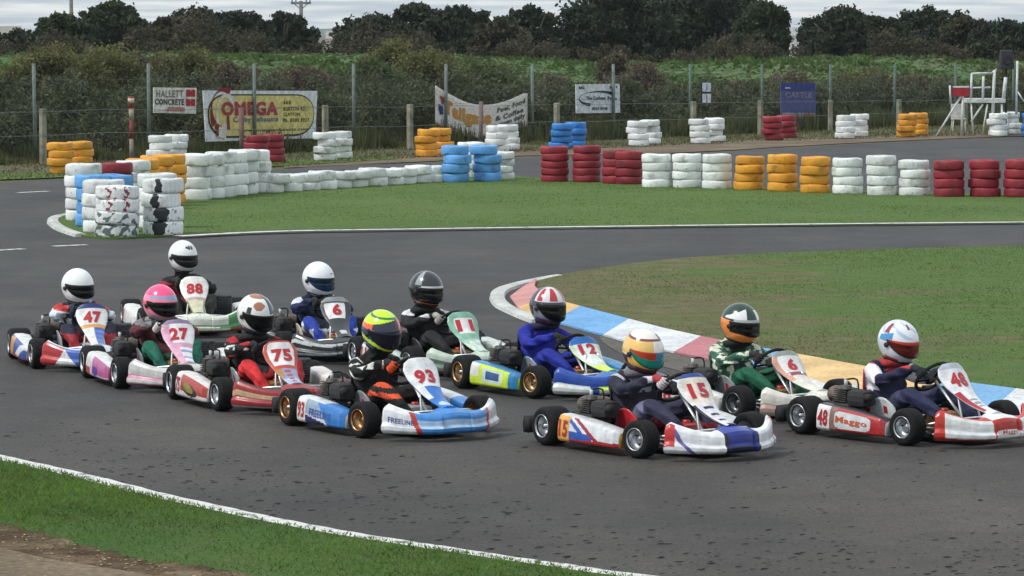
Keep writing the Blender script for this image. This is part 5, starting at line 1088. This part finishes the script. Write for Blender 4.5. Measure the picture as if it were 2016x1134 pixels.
# 48
DR.append(dict(num='48', wheel=(1787, 880), psi=38, label='kart numbered 48 with red and white bodywork at the right edge', lat=.04, plabel='driver in a white and pale blue helmet with a red visor in kart 48',
 panel=lambda u, v: '#b8bcc8' if v > .93 else ('#e2e3e6' if v > .58 or u > -.55 else ('#a82c38' if v > .1 else '#e2e3e6')) if not (abs(u) < .45 and .18 < v < .46 and int(v * 24) % 2) else '#8e9298',
 pod=lambda u, v, t: ('#1e1e22' if v > .9 else '#e2dfe0') if t else ('#e4e3e4' if u < -.50 else ('#d0d4d6' if ((u - .15) / .52) ** 4 + ((v - .48) / .36) ** 4 < 1 else ('#8a6a60' if u < -.3 else '#b02c30'))), podtext=('Maggo', '#c25a30'), nosetext=[('Maggo', -.16, .25, .16, .48, '#c25a30')],
 nose=lambda u, v, t: ('#e4e6e8' if abs(u) < .28 else '#c03026') if t else ('#d9dcdc' if (((abs(u) - .0) / .28) ** 4 + ((v - .35) / .26) ** 4 < 1) or (.30 < abs(u) < .90 and v > .22 + .4 * (abs(u) - .6) ** 2) else '#b82c22'),
 suit=lambda r_, x, y, z: {'torso': '#a82a2c' if z > .42 and abs(y) < .07 else '#1c2040', 'arm': '#c8322c' if z > .535 else ('#e9e6f0' if z > .33 and x < -.06 else '#1e2040'), 'leg': '#3c3c5a' if x < .15 else '#242a4c'}[r_],
 helm=lambda a, e: ('#93384a' if abs(a + 95) < 10 and 30 < e < 62 or abs(a + 12) < 5 and 46 < e < 66 else ('#3f8fc8' if (-120 < a < -66 and 2 < e < 20 + (a + 120) * .3) else ('#b4c6de' if math.sin(a * .09 + e * .16) > .55 and e > 18 else '#e2e8ee'))) if e > 6 else ('#b43a34' if -100 < a < -40 and e < -38 else '#d4d9dc'),
 visor=lambda u, v: '#5a1c14' if v < .8 else '#c04438', glove='#20242c', lean=.0, hz=.0, pit=10, yaw=2, steer=4, plate='#cfd4d8', seat='#b5272e', brace='#a32c30'))
# 12
DR.append(dict(num='12', wheel=(1055, 787), psi=31, rim='#b99a72', label='kart numbered 12 with white, blue and neon yellow bodywork', plabel='driver in a red and silver helmet and royal blue suit in kart 12',
 panel=lambda u, v: '#1f6ab8' if v > .88 else ('#dfe4e2' if v > .42 and abs(u) < .78 else ('#c6e84a' if v > .86 or v < .3 else '#d0dcc8')) if v > .12 else '#c9e23c',
 pod=lambda u, v, t: '#2a7fb4' if t or u > .72 else ('#e2e0de' if u < -.50 and v > .35 else ('#3c5c8c' if abs(u - .08) < .28 and abs(v - .5) < .16 else ('#c8dcd8' if abs(u - .08) < .42 and abs(v - .5) < .30 else '#cbe83a'))), podnum=False,
 nose=lambda u, v, t: '#2b6cb4' if t and abs(u) < .6 else ('#1c49a4' if v > .62 or (abs(u) > .42 and abs(u) < .55) else ('#c8e64a' if abs(v - .5) < .12 and abs(u) < .5 else '#d3dad8')),
 suit=lambda r_, x, y, z: {'torso': '#16208a' if z > .30 else '#131b48', 'arm': '#172496', 'leg': '#162790'}[r_],
 helm=lambda a, e: ('#b02832' if (int((a + 400) / 26) % 2 == 0 and e > 24 and e < 72) else '#d8d6d8') if e > 20 and abs(a) < 100 else ('#3c3e4a' if e > 4 or abs(a) > 100 else ('#8e949c' if e > -34 else '#6c4a50')), vis=(-34, 14),
 glove='#1a1a1c', lean=-.01, lat=.03, hz=.01, pz=-.09, wrot=-28, plate='#8fa0a8', brace='#1a1c30', yaw=10, steer=12))
# 6 (green)
DR.append(dict(num='6', wheel=(1455, 830), psi=33, rim='#6e7276', label='kart numbered 6 with white and green bodywork behind karts 15 and 48', plabel='driver in a dark green and orange helmet and green and white suit in kart 6',
 panel=lambda u, v: '#9aa49c' if v > .93 else ('#e6e4e2' if abs(u) < .72 and v > .62 else ('#d09a86' if u < -.5 and v > .45 else ('#8c4a58' if .55 < v < .62 else '#d8d6c8'))),
 pod=std_pod('#ddd8cc', '#e4e4e0', [(-.3, .2, 0, .2, '#a06058'), (.1, .2, .3, .2, '#2f6a4c')], 0, '#b0443c'),
 nose=lambda u, v, t: '#d9d6cc' if t or v > .6 else ('#b0403a' if abs(abs(u) - .5) < .12 and v > .3 else ('#a98a80' if v > .3 else '#cfc8bc')),
 suit=lambda r_, x, y, z: {'torso': '#1f2c28' if abs(y) < .07 else ('#c9cdb8' if hsh(round(y * 22), round(z * 20), round(x * 20)) > .55 else '#2f6650'), 'arm': '#d4d8c8' if hsh(round(y * 22), round(z * 20), round(x * 20)) > .48 else '#35604e', 'leg': '#0c5a40'}[r_],
 helm=lambda a, e: ('#e2e4e2' if (-112 < a < -28 and 20 < e < 40 - .25 * a * 0 + (a + 70) * .35) or (8 < a < 48 and 20 < e < 50) else '#16382c') if e > 20 else ('#aab0ac' if 12 < e and abs(a) < 70 else ('#f08a3c' if e < -22 and abs(a) < 110 or (a < -80 and e < 16) else '#17181a')), vis=(-24, 12),
 glove='#2c2426', lean=.0, hz=.0, pz=-.06, plate='#8b9092', seat='#0f5a42', yaw=10, brace='#16181a', pit=8, steer=8))
# 6 (dark, second row)
DR.append(dict(num='6', nv0=.66, wheel=(560, 712), psi=16, label='kart numbered 6 with black and grey bodywork behind kart 75', lat=-.02, plabel='driver in a plain white helmet with a blue visor in the black kart',
 panel=lambda u, v: '#8a9094' if v > .93 else ('#e2e2e2' if abs(u + .08) < .66 and .60 < v < .90 else ('#c4c8ca' if .12 < v < .26 and abs(u) < .5 else '#33373a')),
 pod=lambda u, v, t: '#9ea3a6' if t and hsh(round(u * 6)) > .5 else '#2c3034', podnum=False,
 nose=lambda u, v, t: '#d0d4d8' if (abs(v - .86 - .1 * u) < .06 and u < .1) else ('#7d8388' if abs(v - .5 - .25 * u) < .07 else '#2c3034'),
 suit=lambda r_, x, y, z: {'torso': '#131a30', 'arm': '#d9dce4' if z > .40 and x < -.1 else '#16244c', 'leg': '#1d3c9c' if hsh(round(x * 12), round(z * 9)) > .55 else '#c6ccda'}[r_],
 helm=lambda a, e: '#8f959a' if (8 < a < 34 and 22 < e < 28) else '#e9ecee', visor=lambda u, v: '#0e2238' if v > .3 else '#14345c', glove='#15161a', lean=.0, hz=.01, plate='#c9c0ae', yaw=24, wrot=-16))
# 11
DR.append(dict(num='11', wheel=(813, 745), psi=25, label='kart numbered 11 with pale green bodywork left of kart 12', lat=-.09, pz=-.02, plabel='driver in a dark grey helmet and black and white suit in kart 11',
 panel=lambda u, v: ('#e2dfe0' if pad(u, v, .62, .60, .90) else '#7fb09a') if v > .45 else ('#9cc4b0' if hsh(round(u * 3), round(v * 14)) > .5 else '#c9d6cc'),
 pod=std_pod('#8fae9c', '#c6d2c8', [(-.2, 0, .1, .3, '#4f6f60')], 0, '#6a3a38'),
 nose=lambda u, v, t: '#b9c8ba' if t or v > .7 else ('#5c7466' if v > .3 else '#8a4a44'),
 suit=lambda r_, x, y, z: {'torso': '#141416', 'arm': '#dcdce4' if z > .50 else '#17171b', 'leg': '#1a1a1d'}[r_],
 helm=lambda a, e: ('#9aa0a4' if abs(abs(a) - 75) < 14 and e > 20 else '#2a2c30') if e > 18 else ('#cfcccb' if e > 11 and abs(a) < 60 else ('#c0602a' if -40 < e < -36 else '#1c1c1f')),
 glove='#a09a94', lean=.02, hz=.03, plate='#3c3f40', yaw=18, brace='#141416'))
# 88
DR.append(dict(num='88', wheel=(287, 661), psi=11, label='kart numbered 88 with white and green bodywork at the back of the pack', plabel='driver in a white helmet with a black crest at the back of the pack',
 panel=lambda u, v: '#e2e0dc' if v > .58 else ('#b9a0a0' if .50 < v < .58 else ('#c9c8a8' if abs(u) < .8 else '#7c8a5c')),
 pod=lambda u, v, t: '#dfe0da', 
 nose=lambda u, v, t: '#d6d9cc' if t or v > .62 and abs(u) < .6 else ('#3f8a4c' if u > .4 and v > .4 else ('#a85a44' if abs(u) > .62 else ('#8c4038' if v < .22 else ('#5c7c54' if .5 < v < .62 else '#cfd0c0')))),
 suit=lambda r_, x, y, z: {'torso': '#181a20' if y > -.02 or z > .5 else '#6c1c24', 'arm': '#8c1c28' if z < .50 and y < 0 else '#16181e', 'leg': '#2a2a26'}[r_],
 helm=lambda a, e: '#26282c' if (((a - 6) / 24) ** 2 + ((e - 42) / 9) ** 2 < 1 and hsh(round(a / 5), round(e / 4)) > .3) else '#eceeee', visor='#17181a', glove='#2a2620', lean=.0, hz=.05, lat=-.05, plate='#7f8486', tank='#3b4a2a', yaw=22))
for D in DR: build_kart(D)

# ------------------------------------------------------------------ haze in the air
hm_ = bpy.data.materials.new('haze'); hm_.use_nodes = True; t = hm_.node_tree; t.nodes.clear(); o_ = N(t, 'ShaderNodeOutputMaterial'); v_ = N(t, 'ShaderNodeVolumePrincipled')
v_.inputs['Color'].default_value = (.80, .87, .95, 1); v_.inputs['Density'].default_value = .00012; t.links.new(v_.outputs[0], o_.inputs['Volume'])
bm = bmesh.new(); bmesh.ops.create_cube(bm, size=1); me = bpy.data.meshes.new('haze'); bm.to_mesh(me); bm.free(); me.materials.append(hm_)
hz_ = bpy.data.objects.new('haze', me); COL.objects.link(hz_); hz_.scale = (6000, 7800, 52); hz_.location = (0, 3780, 25); tag(hz_, 'thin pale haze over the far hills', 'haze', None, 'stuff')
